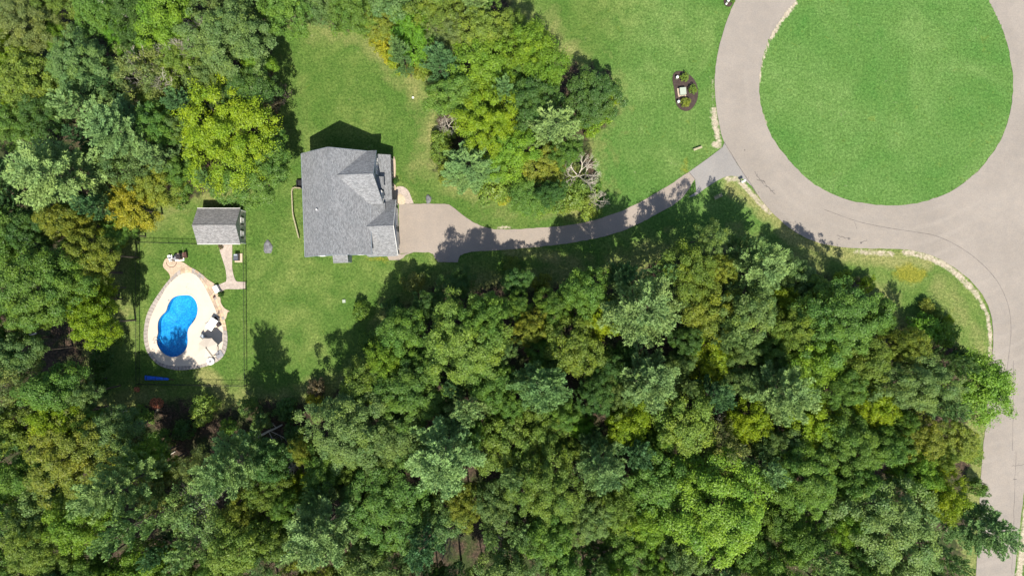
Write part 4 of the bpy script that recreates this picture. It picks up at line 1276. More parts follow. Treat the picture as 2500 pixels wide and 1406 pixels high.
for k in range(4):   # maples: reaching sprays
    V, t, c, C = broad_crown(300 + k, nclump=74, rc=.165, leaves=22000, leaf=.26, flat=.5, spiky=1.1, irregular=.26, base=.46)
    reg('maple', V, t, c, limbs(C, 15, rl), 5, 15, M_leaf, 13, .24, 20 + k)
for k in range(3):   # fine leaved smooth domes
    V, t, c, C = broad_crown(400 + k, nclump=130, rc=.135, leaves=22000, leaf=.23, irregular=.18, base=.46)
    reg('fine', V, t, c, limbs(C, 15, rl), 5, 15, M_leaf, 13, .24, 30 + k)
for k in range(3):   # thin crowns
    V, t, c, C = broad_crown(500 + k, nclump=56, rc=.16, leaves=8000, leaf=.25, irregular=.28, base=.42, spiky=.6)
    reg('thin', V, t, c, limbs(C, 15, rl) * 1, 5, 15, M_leaf, 13, .2, 40 + k)
for k in range(5):
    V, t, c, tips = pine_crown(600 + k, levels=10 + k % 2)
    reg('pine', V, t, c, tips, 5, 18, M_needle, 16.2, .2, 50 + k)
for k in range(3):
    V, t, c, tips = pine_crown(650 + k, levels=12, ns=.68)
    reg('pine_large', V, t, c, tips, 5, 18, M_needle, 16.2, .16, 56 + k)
for k in range(2):   # big crowns need finer leaves
    V, t, c, C = broad_crown(140 + k, nclump=150, rc=.125, leaves=38000, leaf=.18, irregular=.26, base=.46, spiky=.3)
    reg('oak_large', V, t, c, limbs(C, 15, rl), 5, 15, M_leaf, 13, .22, 70 + k)
V, t, c, C = broad_crown(241, nclump=110, rc=.145, leaves=38000, leaf=.19, irregular=.16, base=.46)
reg('lumpy_large', V, t, c, limbs(C, 15, rl), 5, 15, M_leaf, 13, .22, 73)
V, t, c, C = broad_crown(343, nclump=130, rc=.12, leaves=40000, leaf=.17, flat=.45, spiky=1.2, irregular=.16, base=.40)
reg('maple_large', V, t, c, limbs(C, 15, rl), 5, 15, M_leaf, 13, .22, 74)
V, t, c, C = broad_crown(444, nclump=190, rc=.11, leaves=40000, leaf=.16, irregular=.17, base=.46)
reg('fine_large', V, t, c, limbs(C, 15, rl), 5, 15, M_leaf, 13, .22, 75)
for k in range(4):   # shrubs
    V, t, c, C = broad_crown(700 + k, R=2.0, H=2.6, nclump=26, rc=.27, leaves=2600, leaf=.26, base=.05, irregular=.22, spiky=.4, zlow=-.2)
    reg('shrub', V, t, c, [((0, 0, .2), tuple(x)) for x in C[::4]], 2, 2.6, M_leaf, 1.6, .06, 60 + k)
BARE = [bare_mesh(800 + k, 4.0, 11.0, M_deadwood, 'dead_branches', .9 + .1 * k) for k in range(3)]
TWIG = [bare_mesh(820 + k, 2.6, 4.0, M_bark, 'brush', 1.1, 4) for k in range(2)]

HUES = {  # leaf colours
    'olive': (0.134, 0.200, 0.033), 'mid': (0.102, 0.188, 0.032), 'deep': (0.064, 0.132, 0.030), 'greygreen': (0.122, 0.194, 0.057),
    'bright': (0.136, 0.236, 0.023), 'yellow': (0.172, 0.246, 0.012), 'bronze': (0.168, 0.205, 0.028), 'gold': (0.245, 0.255, 0.022),
    'pinepale': (0.154, 0.244, 0.084), 'pine': (0.120, 0.206, 0.066), 'pinedeep': (0.062, 0.136, 0.050), 'brown': (0.120, 0.095, 0.055), 'vivid': (0.110, 0.232, 0.022), 'drab': (0.148, 0.184, 0.052)}
HNAME = {'olive': 'olive green', 'mid': 'mid green', 'deep': 'dark green', 'greygreen': 'grey-green', 'bright': 'bright green', 'yellow': 'yellow-green', 'bronze': 'bronze-tinted', 'gold': 'golden yellow', 'pinepale': 'pale blue-green', 'pine': 'blue-green', 'pinedeep': 'dark blue-green', 'brown': 'brown', 'vivid': 'vivid green', 'drab': 'drab khaki'}
KNAME = {'oak': 'tufted broadleaf tree', 'lumpy': 'billowy broadleaf tree', 'maple': 'spreading broadleaf tree', 'fine': 'fine-leaved round tree', 'thin': 'thin-crowned tree', 'pine': 'feathery pine', 'shrub': 'shrub'}
KCAT = {'pine': 'pine tree', 'shrub': 'shrub'}
NNAME = {'oak': 'broadleaf_tree', 'lumpy': 'broadleaf_tree', 'maple': 'broadleaf_tree', 'fine': 'broadleaf_tree', 'thin': 'broadleaf_tree', 'pine': 'pine_tree', 'shrub': 'shrub'}
trng = random.Random(77)
TREES = []   # x, y, r, kind, hue, height, label-or-None
used = set()
def plant(x, y, r, kind, hue, H, label, group=None):
    """x, y, r: where the crown shows in the aerial view (plan px)"""
    hh = H * (.80 if kind != 'shrub' else .5)
    kk = kind + '_large' if r > 74 and kind + '_large' in KINDS else kind
    me, tm, R0, H0 = KINDS[kk][trng.randrange(len(KINDS[kk]))]
    p = P(x, y, 0, hh)
    rt = r * (1 - hh / HC) / S * (1.08 if kind not in ('shrub', 'pine') else 1.05)
    o = empty(NNAME[kind], p, 0)
    sx = rt / R0; sz = H / H0
    cr = bpy.data.objects.new('crown', me); COL.objects.link(cr); cr.parent = o
    tk = bpy.data.objects.new('trunk' if kind != 'shrub' else 'stem', tm); COL.objects.link(tk); tk.parent = o
    rz = trng.uniform(0, 6.28)
    k1, k2 = (trng.uniform(.86, 1.14), trng.uniform(.86, 1.14)) if r < 100 else (1.0, 1.0)
    for q in (cr, tk):
        q.scale = (sx * k1, sx * k2, sz); q.rotation_euler = (0, 0, rz)
    c = HUES[hue]; v = trng.uniform(.9, 1.1); w = trng.uniform(.94, 1.06)
    cr.color = (c[0] * v * w, c[1] * v, c[2] * v / w, 1)
    tag(o, label, KCAT.get(kind, 'tree'), group)
    return o

LM = [  # landmarks: x, y, r, kind, hue, H, label, handle
 (1570, 755, 112, 'pine', 'pinepale', 20, 'huge pale blue-green pine with feathery plumes in the middle of the big wood', 'the huge pale pine'),
 (1590, 935, 78, 'pine', 'pinepale', 17, 'pale pine directly below the huge pale pine', 'the second pale pine'),
 (1322, 950, 82, 'pine', 'pine', 18, 'dark-centred blue-green pine left of centre in the big wood', 'the dark-centred pine'),
 (1080, 1125, 112, 'pine', 'pinepale', 20, 'broad pale pine with two lobes, lower middle-left of the big wood', 'the two-lobed pale pine'),
 (1475, 1150, 75, 'pine', 'pinepale', 18, 'pale star-shaped pine, lower centre of the big wood', 'the star-shaped pine'),
 (775, 1310, 108, 'pine', 'pinepale', 20, 'large pale pine with long plumes near the bottom edge, below the shaded clearing', 'the bottom-edge pine'),
 (1865, 655, 88, 'pine', 'pinepale', 14.5, 'pale pine at the top edge of the big wood below the junction', 'the junction pine'),
 (1840, 608, 42, 'pine', 'pinepale', 14, 'small pale pine tip beside the junction pine', None),
 (1740, 578, 42, 'thin', 'greygreen', 12, 'thin pale tree standing alone in shade between drive and wood', None),
 (1530, 668, 38, 'pine', 'pinedeep', 15, 'pointed dark green pine tip above the huge pale pine', None),
 (1925, 965, 92, 'pine', 'pinepale', 18, 'pale hazy pine right of centre in the big wood', 'the right-hand pale pine'),
 (2250, 940, 82, 'oak', 'greygreen', 15, 'grey-green tree left of the bright tree by the road', 'the grey-green roadside tree'),
 (2405, 950, 66, 'maple', 'bright', 12, 'bright green tree hanging over the road bend', 'the bright roadside tree'),
 (2415, 1300, 84, 'pine', 'pine', 15, 'blue-green pine reaching over the road at the bottom right', 'the roadside pine'),
 (2190, 1290, 118, 'oak', 'greygreen', 16, 'very wide grey-green tree near the bottom right corner', 'the wide grey-green tree'),
 (2020, 1375, 62, 'pine', 'pine', 15, 'soft blue-green pine at the bottom edge right of centre', None),
 (1755, 1250, 128, 'lumpy', 'bright', 17, 'largest billowy bright green tree, bottom right of centre', 'the largest billowy tree'),
 (1335, 1195, 88, 'oak', 'olive', 16, 'round olive tree with browned tips, lower centre', 'the browned olive tree'),
 (945, 1235, 108, 'fine', 'mid', 15, 'broad fine-leaved tree left of the bottom centre', 'the broad fine-leaved tree'),
 (855, 1055, 92, 'oak', 'greygreen', 15, 'grey-green tree at the right end of the shaded clearing', 'the clearing-edge tree'),
 (1130, 1235, 50, 'fine', 'bronze', 12, 'bronze-yellow tree just below the two-lobed pale pine', None),
 (1212, 1240, 58, 'fine', 'greygreen', 13, 'dense grey-green tree between bronze tree and browned olive tree', None),
 (1420, 1042, 36, 'lumpy', 'vivid', 11, 'small vivid green tree right of the dark-centred pine', None),
 (1540, 1035, 58, 'lumpy', 'yellow', 12, 'bright yellow-green tree below the second pale pine', 'the yellow-green mid-wood tree'),
 (1832, 1030, 50, 'maple', 'yellow', 12, 'yellow-green tree left below the right-hand pale pine', None),
 (1458, 962, 52, 'fine', 'deep', 13, 'smooth dark green tree between the two central pines', None),
 (1680, 1040, 72, 'oak', 'olive', 14, 'olive tree right of the yellow-green mid-wood tree', None),
 (1770, 1105, 66, 'thin', 'drab', 14, 'drab thin-leaved tree with grey twigs above the largest billowy tree', None),
 (1610, 1180, 74, 'oak', 'mid', 14, 'mid green tree right of the star-shaped pine', None),
 (1970, 1180, 92, 'lumpy', 'mid', 15, 'mid green billowy tree between the largest billowy and wide grey-green trees', None),
 (1985, 1030, 60, 'maple', 'yellow', 12, 'yellowish tree just below the right-hand pale pine', None),
 (1130, 845, 104, 'oak', 'olive', 16, 'big olive oak-shaped tree at the upper left of the big wood', 'the big olive oak'),
 (1010, 965, 90, 'oak', 'mid', 14, 'mid green tree below left of the big olive oak', None),
 (1180, 770, 60, 'oak', 'mid', 16, 'pale tipped tree on the northern edge south of the driveway turnaround', None),
 (1300, 800, 48, 'fine', 'bronze', 12, 'small bronze tree between the big olive oak and huge pale pine', None),
 (1400, 850, 74, 'oak', 'olive', 14, 'olive tree directly left of the huge pale pine', None),
 (1430, 710, 52, 'oak', 'mid', 14, 'mid green tree on the edge upper left of the huge pale pine', None),
 (1690, 660, 56, 'maple', 'olive', 14, 'olive-yellow tree between the huge pale pine and junction pine', None),
 (1740, 760, 64, 'maple', 'bronze', 12, 'bronze-tipped tree immediately right of the huge pale pine', None),
 (1735, 880, 52, 'lumpy', 'yellow', 11, 'yellow-green tree right of the second pale pine', None),
 (1830, 770, 70, 'oak', 'greygreen', 14, 'grey-green tree below the junction pine', None),
 (1920, 740, 46, 'maple', 'yellow', 11, 'yellow-topped small tree lower right of the junction pine', None),
 (2060, 790, 92, 'oak', 'mid', 15, 'rounded mid green tree at the wood edge facing the grassy bend', 'the bend-side oak'),
 (2120, 880, 62, 'oak', 'olive', 14, 'olive tree below the bend-side oak', None),
 (2140, 990, 58, 'maple', 'yellow', 12, 'yellow mottled tree below left of the grey-green roadside tree', None),
 (2090, 1090, 76, 'oak', 'mid', 14, 'mid green tree above the wide grey-green tree', None),
 (2250, 1080, 58, 'fine', 'bronze', 12, 'bronze tree near the roadside strip right of centre', None),
 (2340, 1080, 52, 'fine', 'bronze', 10, 'bronze round tree beside the roadside grass strip', None),
 (2240, 1165, 50, 'maple', 'bright', 13, 'bright green spiky tree above the wide grey-green tree', None),
 # left wood
 (538, 318, 112, 'maple', 'yellow', 15.5, 'large bright yellow-green maple at the wood edge left of the house', 'the big yellow maple'),
 (605, 428, 76, 'oak', 'mid', 11, 'mid green tree tucked under the big yellow maple', None),
 (655, 370, 50, 'oak', 'mid', 9, 'mid green tree right of the big yellow maple, nearest the house', None),
 (275, 310, 88, 'pine', 'pinepale', 19, 'pale blue-green pine left of the big yellow maple', 'the upper-left pine'),
 (180, 260, 60, 'pine', 'pinepale', 17, 'pale pine upper left of the upper-left pine', None),
 (115, 425, 118, 'pine', 'pinepale', 20, 'very large pale pine at the left edge of the photo', 'the left-edge pine'),
 (550, 95, 92, 'oak', 'greygreen', 16, 'blue-grey green tree at the top edge of the left wood', 'the top grey-green tree'),
 (190, 160, 78, 'oak', 'greygreen', 15, 'grey-green tree in the upper left corner woods', None),
 (55, 60, 75, 'oak', 'drab', 15, 'khaki tree in the top left corner', 'the corner khaki tree'),
 (60, 190, 74, 'oak', 'olive', 15, 'olive tree at the left edge below the corner khaki tree', None),
 (400, 50, 72, 'lumpy', 'bright', 14, 'bright green tree at the top edge left of the top grey-green tree', None),
 (290, 85, 36, 'maple', 'vivid', 11, 'small vivid green tree below the fallen trunk at the top', None),
 (340, 180, 66, 'thin', 'drab', 14, 'drab half-bare tree with pale twigs in the upper left wood', 'the half-bare tree'),
 (430, 150, 52, 'maple', 'olive', 12, 'olive tree between the half-bare tree and top grey-green tree', None),
 (440, 250, 55, 'pine', 'pinedeep', 14, 'dark blue-green pine above left of the big yellow maple', None),
 (600, 215, 58, 'oak', 'deep', 13, 'dark green tree above right of the big yellow maple', None),
 (30, 310, 60, 'fine', 'mid', 12, 'mid green round tree at the left edge above the left-edge pine', None),
 (150, 540, 62, 'fine', 'bronze', 15.5, 'orange-tinted tree below the left-edge pine', 'the orange-tinted tree'),
 (310, 505, 60, 'maple', 'gold', 12, 'golden yellow tree at the wood edge left of the shed', 'the golden edge tree'),
 (380, 455, 48, 'maple', 'bronze', 12, 'bronze tree upper right of the golden edge tree', None),
 (212, 618, 60, 'fine', 'bronze', 13, 'bronze round tree at the wood edge left of the pool fence', None),
 (232, 702, 36, 'maple', 'yellow', 9.5, 'small yellow-green tree at the wood edge level with the pool top', None),
 (222, 790, 50, 'lumpy', 'yellow', 11.5, 'bright yellow-green tree at the wood edge left of the pool', None),
 (75, 700, 94, 'lumpy', 'mid', 16, 'large billowy tree at the left edge level with the pool', 'the left-edge billowy tree'),
 (60, 560, 60, 'oak', 'deep', 14, 'dark green tree at the left edge under the left-edge pine', None),
 (145, 660, 60, 'lumpy', 'mid', 15, 'billowy mid green tree right of the left-edge billowy tree', None),
 (155, 1120, 108, 'fine', 'bronze', 14, 'large bronze tree at the lower left of the photo', 'the large bronze tree'),
 (130, 1030, 56, 'maple', 'yellow', 13, 'bright yellow tree above the large bronze tree', None),
 (265, 1200, 82, 'pine', 'pinepale', 17, 'pale pine right of the large bronze tree', 'the lower-left pine'),
 (545, 1150, 82, 'pine', 'pinepale', 18, 'pale tipped pine on the south side of the shaded clearing', 'the clearing pine'),
 (400, 1150, 34, 'maple', 'yellow', 10, 'small bright yellow tree between the two clearing pines', None),
 (478, 1255, 76, 'thin', 'greygreen', 14, 'grey-green twiggy tree below the clearing pine', None),
 (300, 1300, 66, 'pine', 'pine', 15, 'blue-green pine directly below the lower-left pine', None),
 (80, 1330, 82, 'oak', 'olive', 15, 'olive tree in the bottom left corner', None),
 (570, 1345, 72, 'oak', 'olive', 15, 'olive tree at the bottom edge left of the bottom-edge pine', None),
 (720, 1195, 36, 'maple', 'yellow', 10, 'small yellow-green tree above the bottom-edge pine', None),
 (790, 1145, 56, 'maple', 'mid', 13, 'mid green spreading tree below the clearing-edge tree', None),
 (640, 1200, 50, 'maple', 'olive', 12, 'olive spreading tree right of the clearing pine', None),
 # north clump
 (690, 20, 62, 'oak', 'mid', 13, 'mid green tree at the top edge above the house lawn', None),
 (860, 25, 60, 'oak', 'mid', 12, 'second mid green tree along the top edge above the house lawn', None),
 (778, 8, 46, 'fine', 'greygreen', 11, 'grey-green tree between two mid green trees along the top edge', None),
 (940, 45, 50, 'fine', 'bronze', 10, 'bronze tree at the top edge above the golden shrubs', None),
 (1008, 70, 58, 'maple', 'vivid', 11, 'vivid green tree at the top, left of the khaki tree', 'the vivid top tree'),
 (1092, 75, 52, 'fine', 'drab', 12, 'khaki tree at the top of the house-side clump', 'the khaki clump tree'),
 (1178, 70, 58, 'oak', 'olive', 13, 'olive tree at the top right of the house-side clump', None),
 (1290, 110, 52, 'maple', 'bright', 15, 'pointed bright green tree at the top right of the clump', 'the pointed clump tree'),
 (1180, 155, 66, 'maple', 'bright', 13, 'bright green spreading tree in the upper clump', 'the upper bright clump tree'),
 (1335, 175, 54, 'maple', 'bright', 13, 'bright green tree right of the upper bright clump tree', None),
 (1300, 240, 62, 'oak', 'deep', 14, 'dark grey-green tree in the middle of the clump', 'the dark clump tree'),
 (1355, 305, 70, 'pine', 'pinepale', 16, 'pale blue-green pine at the right of the clump', 'the clump pine'),
 (1450, 238, 66, 'fine', 'deep', 9, 'dense dark green conifer bulging into the lawn right of the clump', 'the dense dark conifer'),
 (1190, 290, 76, 'maple', 'yellow', 14, 'yellow-green tree in the left middle of the clump', 'the left yellow clump tree'),
 (1250, 372, 54, 'maple', 'bright', 12, 'bright green tree below the dark clump tree', None),
 (1145, 405, 78, 'pine', 'pine', 12, 'green pine at the lower left of the clump', 'the lower clump pine'),
 (1330, 398, 48, 'fine', 'bronze', 10, 'bronze tree below the clump pine', None),
 (1290, 470, 50, 'maple', 'mid', 8, 'mid green tree at the bottom of the clump near the drive', None),
 (1215, 450, 44, 'shrub', 'olive', 4, 'wide olive shrub at the lower edge of the clump', None),
 (1400, 470, 40, 'shrub', 'olive', 4, 'olive shrub mass under the bare tree right of the clump', None),
]
LM += [
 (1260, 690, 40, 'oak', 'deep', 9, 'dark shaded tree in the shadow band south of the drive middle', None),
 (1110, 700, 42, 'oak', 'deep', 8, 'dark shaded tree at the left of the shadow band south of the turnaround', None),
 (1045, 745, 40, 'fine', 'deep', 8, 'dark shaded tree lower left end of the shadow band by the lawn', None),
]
handles = []
placed = []
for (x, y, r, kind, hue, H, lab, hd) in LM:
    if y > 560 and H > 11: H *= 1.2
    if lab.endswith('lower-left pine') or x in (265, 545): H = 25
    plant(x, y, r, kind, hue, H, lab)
    placed.append((x, y, r))
    if hd: handles.append((x, y, hd))
handles += [(950, 500, 'the house') , (535, 550, 'the shed'), (470, 790, 'the pool')]

# the rest of the wood, packed between the landmarks
def dirword(dx, dy):
    a_ = math.degrees(math.atan2(-dy, dx)) % 360
    return ('right of', 'upper right of', 'above', 'upper left of', 'left of', 'lower left of', 'below', 'lower right of')[int((a_ + 22.5) // 45) % 8]
labels_used = {}
def auto_label(x, y, r, kind, hue):
    best = sorted(handles, key=lambda h: math.hypot(h[0] - x, h[1] - y))
    size = 'large' if r > 55 else ('medium' if r > 40 else 'small')
    for k in range(3):
        hx, hy, hn = best[k]
        dd = math.hypot(hx - x, hy - y)
        for near in ('', ):
            rel = dirword(x - hx, y - hy)
            dist_w = 'just ' if dd < 110 else ('' if dd < 190 else 'well ')
            s = f'{size} {HNAME[hue]} {KNAME[kind]} {dist_w}{rel} {hn}'
            if s not in labels_used:
                labels_used[s] = 1; return s
    hx, hy, hn = best[0]; h2 = best[1]
    s = f'{size} {HNAME[hue]} {KNAME[kind]} between {hn} and {h2[2]}'
    if s in labels_used or len(s.split()) > 16:
        edge = 'nearer the bottom edge' if y > 900 else 'nearer the top edge'
        s = f'{size} {HNAME[hue]} {KNAME[kind]} {rel} {hn}, {edge}'
    labels_used[s] = 1
    return s
frng = random.Random(2024)
CAN_FILL = [p for p in CANOPY]
CLEARING = [(300, 960), (560, 960), (740, 930), (790, 1000), (780, 1090), (640, 1110), (480, 1105), (330, 1110), (270, 1060)]
fill = []
GAPS = [(1418, 420, 32), (1092, 300, 16), (235, 130, 34), (295, 245, 26), (125, 860, 60), (1140, 1335, 42), (2000, 1245, 26), (1275, 905, 36), (455, 70, 26), (2180, 1210, 24), (640, 1250, 20), (380, 1300, 22), (1480, 1330, 24), (1700, 1120, 18), (60, 1000, 20)]
for rmin, rmax, tries in ((52, 68, 3000), (42, 54, 4000), (32, 42, 6000)):
    for _ in range(tries):
        x = frng.uniform(-70, 2440); y = frng.uniform(-60, 1500)
        r = frng.uniform(rmin, rmax)
        xa, ya = np.array([float(x)]), np.array([float(y)])
        inC = inside(xa, ya, CANOPY)[0]; inK = inside(xa, ya, CLUMP)[0]
        if not (inC or inK): continue
        if inside(xa, ya, CLEARING)[0]: continue
        edge = min(dist(xa, ya, CANOPY, True)[0], dist(xa, ya, CLUMP, True)[0])
        if edge < r * .62: continue
        if any(math.hypot(x - gx, y - gy) < gr + r * .6 for gx, gy, gr in GAPS): continue
        ok = True
        for (px, py, pr) in placed:
            if math.hypot(px - x, py - y) < (pr + r) * .66: ok = False; break
        if not ok: continue
        placed.append((x, y, r)); fill.append((x, y, r, edge))
for (x, y, r, edge) in fill:
    q = frng.random()
    nz = math.sin(x * .011 + 1.1) + math.sin(y * .013 + x * .004)
    if q < .17: kind, hue = 'pine', frng.choice(('pinepale', 'pine', 'pine', 'pinedeep'))
    elif q < .50: kind, hue = 'oak', frng.choice(('olive', 'mid', 'mid', 'deep', 'greygreen'))
    elif q < .68: kind, hue = 'lumpy', frng.choice(('mid', 'bright', 'mid', 'greygreen'))
    elif q < .82: kind, hue = 'maple', frng.choice(('bright', 'olive', 'yellow', 'mid'))
    elif q < .93: kind, hue = 'fine', frng.choice(('bronze', 'mid', 'deep', 'greygreen'))
    else: kind, hue = 'thin', frng.choice(('drab', 'greygreen'))
    if nz > 1.1 and hue in ('deep', 'mid') and frng.random() < .5: hue = 'olive'
    H = (9 + r * .085) * frng.uniform(.86, 1.1)
    if edge < 90 and not (y > 600 and x > 900): H = min(H, 12)
    if kind == 'pine': H += 2.2
    if y > 700: H *= 1.15
    if x > 1800 and y < 720: H *= .75
    plant(x, y, r, kind, hue, H, auto_label(x, y, r, kind, hue), 'trees filling the woods')

# saplings and shrubs: clearing, edges
SH = [(610, 990, 26, 'greygreen', 4.5, 'pale tipped sapling in the shaded clearing below the fence corner'), (500, 1000, 34, 'olive', 3.2, 'rounded olive bush in the shade below the blue cover'),
 (640, 1030, 22, 'greygreen', 3.5, 'small grey-green sapling lower right in the shaded clearing'), (560, 1040, 24, 'mid', 3.0, 'mid green sapling in the middle of the shaded clearing'),
 (450, 1050, 26, 'deep', 3.0, 'dark sapling in the left middle of the shaded clearing'), (400, 1075, 26, 'mid', 3.5, 'light-dappled sapling at the lower left of the clearing'),
 (700, 1000, 28, 'deep', 3.0, 'dark bush at the right of the shaded clearing'), (720, 1060, 26, 'deep', 3.2, 'dark bush at the lower right of the shaded clearing'),
 (350, 1010, 22, 'mid', 2.4, 'low bush at the upper left of the clearing'), (600, 1085, 26, 'mid', 3.2, 'green bush above the clearing pine'),
 (310, 1045, 26, 'deep', 3.0, 'dark bush above right of the lower-left pine'), (775, 945, 20, 'brown', 3.0, 'purple-brown shrub on the lawn corner above the clearing-edge tree'),
 (770, 975, 18, 'gold', 2.2, 'small yellowish shrub under the purple-brown shrub'),
 (925, 95, 22, 'gold', 3.0, 'golden shrub at the top of the row edging the upper lawn'), (945, 125, 24, 'gold', 3.4, 'second golden shrub down the edge of the upper lawn'),
 (975, 150, 26, 'yellow', 3.4, 'yellow-green shrub where the lawn edge turns right'), (1000, 165, 22, 'gold', 2.6, 'golden shrub at the lower end of the lawn edge row'),
 (1035, 150, 30, 'olive', 3.4, 'olive shrub right of the golden row'), (900, 70, 22, 'olive', 2.6, 'olive shrub at the upper left end of the golden row'),
 (1030, 175, 22, 'bronze', 2.2, 'bronze low shrub at the lawn corner above the well cap'), (1065, 185, 20, 'olive', 2.4, 'olive low shrub left of the upper bright clump tree'),
 (1095, 420, 26, 'bronze', 2.6, 'bronze shrub at the lower left corner of the clump'), (1080, 340, 26, 'olive', 3.0, 'olive shrub under the pale dead branches'),
 (1075, 375, 24, 'olive', 2.8, 'olive shrub left of the lower clump pine'), (1230, 478, 24, 'gold', 2.0, 'yellow low shrub at the bottom edge of the clump'),
 (1330, 490, 30, 'mid', 3.0, 'mid green shrub at the clump edge above the drive'), (1290, 505, 24, 'mid', 2.4, 'low green shrub nearest the drive below the clump'),
 (1430, 500, 30, 'olive', 3.0, 'olive shrub beside the drive under the bare tree'), (1450, 455, 22, 'mid', 2.4, 'small green shrub right of the bare tree'),
 (1390, 420, 32, 'drab', 3.4, 'drab shrub left of the bare tree'), (1370, 500, 26, 'olive', 2.6, 'olive shrub between two others along the drive edge'),
 (1495, 235, 20, 'yellow', 3.4, 'yellow shrub on the right flank of the dense dark conifer'), (1440, 300, 30, 'bright', 4, 'bright green shrub below the dense dark conifer'), (1470, 285, 22, 'bright', 3, 'bright small shrub lower right of the dense dark conifer'),
 (2255, 800, 34, 'vivid', 3.5, 'vivid green bush in the grass at the road bend'), (2300, 815, 30, 'bright', 3.2, 'bright bush on the diagonal wood edge of the bend'),
 (2262, 745, 16, 'bronze', 1.6, 'upper small bronze weed clump on the bend lawn'), (2290, 765, 16, 'olive', 1.6, 'middle small weed clump on the bend lawn'), (2312, 785, 15, 'yellow', 1.6, 'lower yellow-green weed clump on the bend lawn'),
 (2055, 685, 22, 'yellow', 3, 'yellowish shrub at the wood edge below the verge'), (2110, 695, 22, 'yellow', 2.4, 'yellow shrub right along the verge-side wood edge'), (2080, 700, 20, 'brown', 2.0, 'brownish small shrub between two yellow verge shrubs'),
 (2150, 745, 26, 'mid', 3, 'mid green shrub at the upper right of the bend-side oak'), (2340, 870, 28, 'deep', 4, 'dark shrub between bend lawn and the bright roadside tree'),
 (2375, 1110, 22, 'olive', 2.6, 'olive shrub by the roadside strip below the bronze tree'), (2385, 1190, 22, 'mid', 3, 'green shrub at the lower end of the roadside strip'),
 (435, 478, 30, 'mid', 3.0, 'green shrub between the golden edge tree and shed'), (345, 545, 22, 'olive', 2.2, 'olive shrub at the wood edge left of the shed'),
 (285, 590, 26, 'bronze', 2.6, 'bronze shrub beside the upper left fence corner'), (262, 640, 24, 'brown', 2.6, 'brown shrub at the wood edge left of the fence'),
 (258, 735, 26, 'drab', 3.0, 'drab shrub between two yellow-green edge trees'), (285, 820, 22, 'olive', 2.2, 'olive shrub at the wood edge level with the pool middle'),
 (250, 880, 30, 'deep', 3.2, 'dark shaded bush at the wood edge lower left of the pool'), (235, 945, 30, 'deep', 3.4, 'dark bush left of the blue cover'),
 (662, 75, 20, 'olive', 2.6, 'olive shrub at the top left corner of the house lawn'), (655, 165, 18, 'brown', 2.6, 'brown bare shrub on the left border of the house lawn'), (668, 255, 20, 'brown', 2.8, 'lower brown shrub on the left border of the house lawn'),
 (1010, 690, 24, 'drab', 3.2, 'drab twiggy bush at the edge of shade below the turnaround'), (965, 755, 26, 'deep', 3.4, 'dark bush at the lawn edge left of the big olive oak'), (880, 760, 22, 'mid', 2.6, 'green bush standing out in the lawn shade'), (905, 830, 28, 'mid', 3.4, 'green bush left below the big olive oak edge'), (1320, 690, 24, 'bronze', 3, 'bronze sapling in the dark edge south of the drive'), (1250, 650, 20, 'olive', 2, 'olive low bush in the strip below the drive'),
 (965, 443, 7, 'deep', 1.0, 'small dark shrub beside the porch'), (538, 719, 7, 'deep', 0.9, 'small dark leafy plant beside the white storage box'), (538, 602, 6, 'brown', .5, 'tiny brownish plant by the shed door'),
 (1671, 189, 11, 'olive', 1.2, 'olive shrub at the top of the mulch bed'), (1691, 218, 11, 'olive', 1.2, 'olive shrub right of the green utility box'), (1674, 250, 12, 'bronze', 1.2, 'yellowish olive shrub at the bottom of the mulch bed'),
 (1788, 2, 7, 'mid', .8, 'tiny green plant in the dark bed at the top edge')]
for (x, y, r, hue, H, lab) in SH:
    plant(x, y, r, 'shrub', hue, H, lab)

def bare(x, y, s, k, label, name='dead_tree', H=None, meshes=None, tilt=(0, 0)):
    H = H or 11 * s
    hh = H * .7
    o = bpy.data.objects.new(name, (meshes or BARE)[k % len(meshes or BARE)]); COL.objects.link(o)
    o.location = P(x, y, 0, hh); o.scale = (s, s, H / 11); o.rotation_euler = (tilt[0], tilt[1], k * 1.7)
    tag(o, label, 'dead tree' if meshes is None else 'brush'); return o
bare(1418, 418, .95, 0, 'pale bare tree with spreading branches at the right of the clump')
bare(455, 68, .95, 1, 'whitish bare tree at the top of the left wood', H=17)
bare(1092, 300, .55, 2, 'pale bare branches at the left edge of the clump')
bare(345, 160, 1.15, 0, 'bare grey crown poking through the half-bare tree', H=18)
bare(400, 130, 1.0, 2, 'thin pale bare tree upper right of the half-bare tree', H=18)
bare(1090, 1325, .85, 1, 'grey bare tree in the dark gap at the bottom edge')
bare(1215, 1330, .8, 2, 'second bare tree right in the dark bottom gap')
bare(475, 1250, 1.22, 1, 'bare twigs poking through the tree below the clearing pine', H=18)
bare(1772, 1085, 1.2, 0, 'bare twigs poking through the drab tree above the largest billowy tree', H=18)
bare(1090, 80, 1.1, 2, 'bare twigs inside the khaki clump tree', H=15)
bare(690, 1160, .9, 1, 'small bare snag at the lower right of the clearing')
bare(1460, 485, .5, 2, 'low pale bare branches beside the drive at the clump end')
bare(262, 628, .5, 1, 'brown bare brush at the wood edge left of the fence', meshes=TWIG, name='brush')
bare(668, 210, .8, 0, 'brown bare brush on the left border of the upper lawn', meshes=TWIG, name='brush')
bare(248, 720, .6, 1, 'brown brush between the yellow-green edge trees', meshes=TWIG, name='brush')
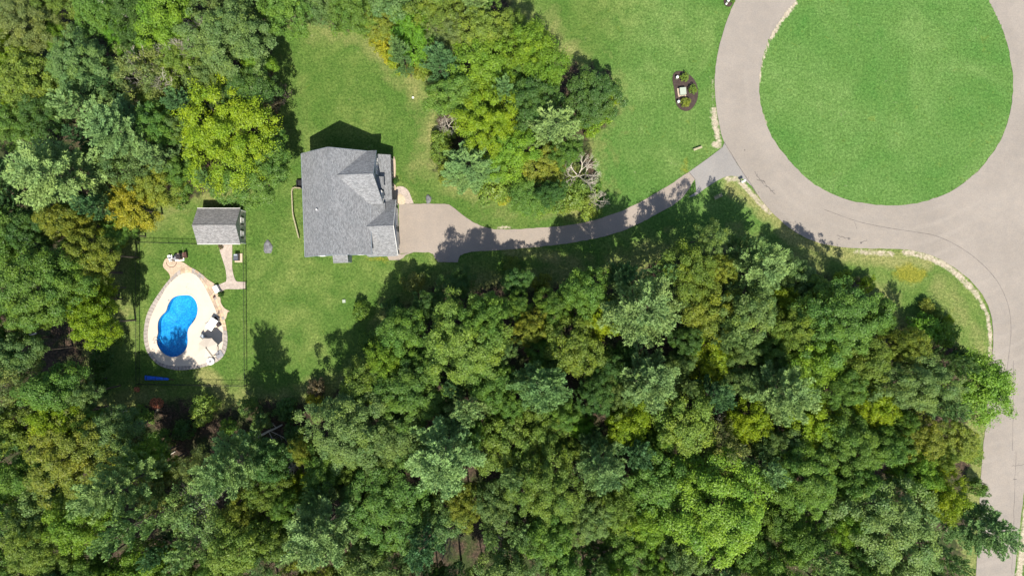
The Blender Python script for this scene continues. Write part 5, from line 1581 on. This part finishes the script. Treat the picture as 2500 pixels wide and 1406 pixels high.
# fallen trunks
def log(p0, p1, r, label, twigs=0, m=M_deadwood, z=.3, z1=None, seed=1):
    a_, b_ = P(*p0), P(*p1); L_ = b_ - a_; z1 = z if z1 is None else z1
    o = empty('fallen_trunk', a_); tag(o, label, 'fallen tree')
    rng = random.Random(seed); mb = MB(); prev = Vector((0, 0, z)); n_ = 6
    for k in range(1, n_ + 1):
        t = k / n_; q = Vector((L_.x * t + rng.uniform(-.1, .1), L_.y * t + rng.uniform(-.1, .1), z + (z1 - z) * t))
        mb.tube(prev, q, r * (1 - .6 * (k - 1) / n_), r * (1 - .6 * k / n_), 8, k in (1, n_)); prev = q
    mb.build('trunk', m, o)
    if twigs:
        for s_ in range(twigs):
            mb = MB(); t = rng.uniform(.4, 1); p = Vector((L_.x * t, L_.y * t, z + (z1 - z) * t)); dv = (L_.normalized() + Vector((rng.uniform(-1, 1), rng.uniform(-1, 1), rng.uniform(-.1, .6)))).normalized()
            ln = rng.uniform(1.2, 3.2)
            mb.tube(p, p + dv * ln, r * .3, r * .1, 5, False)
            for _ in range(4):
                q = p + dv * ln * rng.uniform(.4, 1); mb.tube(q, q + (dv + Vector((rng.uniform(-1, 1), rng.uniform(-1, 1), rng.uniform(0, .5)))).normalized() * ln * .4, r * .12, r * .04, 4, False)
            mb.build('branch', m, o)
log((395, 100), (225, 8), .22, 'pale fallen tree leaning across the canopy at the top left', 9, z=9, z1=13, seed=3)
log((258, 1012), (318, 1000), .26, 'grey fallen trunk in the shade left of the clearing')
log((590, 1086), (690, 1035), .25, 'long grey fallen trunk in the shaded clearing', 3)
log((360, 1140), (430, 1100), .2, 'thin fallen trunk above the small yellow tree')
log((40, 828), (92, 812), .25, 'fallen trunk in the dark gap at the left edge')
# rusty leaves heap in the clearing
lm = bpy.data.meshes
rngp = np.random.RandomState(3)
def leaf_pile(x, y, r, label, n_=420, c=(0.42, 0.15, 0.09)):
    a_ = rngp.uniform(0, 6.28, n_); rd = np.sqrt(rngp.rand(n_)) * r
    pos = np.stack([rd * np.cos(a_), rd * np.sin(a_) * .8, .15 + .35 * np.exp(-(rd / r) ** 2 * 2) * rngp.rand(n_)], 1)
    V = leaf_quads(pos, np.array([0, 0, 1.0]) + rngp.normal(size=(n_, 3)) * .4, rngp, np.full(n_, .2), np.full(n_, .13))
    me = quads_obj_mesh('leaf_pile', V, rngp.rand(n_), np.full(n_, .5), M_leaf)
    o = bpy.data.objects.new('leaf_pile', me); COL.objects.link(o); o.location = P(x, y); o.color = (*c, 1)
    tag(o, label, 'leaf pile', None, 'stuff')
leaf_pile(384, 984, 1.1, 'heap of rusty orange leaves below the blue cover')
leaf_pile(336, 950, .5, 'small rusty patch of leaves near the lower left fence corner', 120)
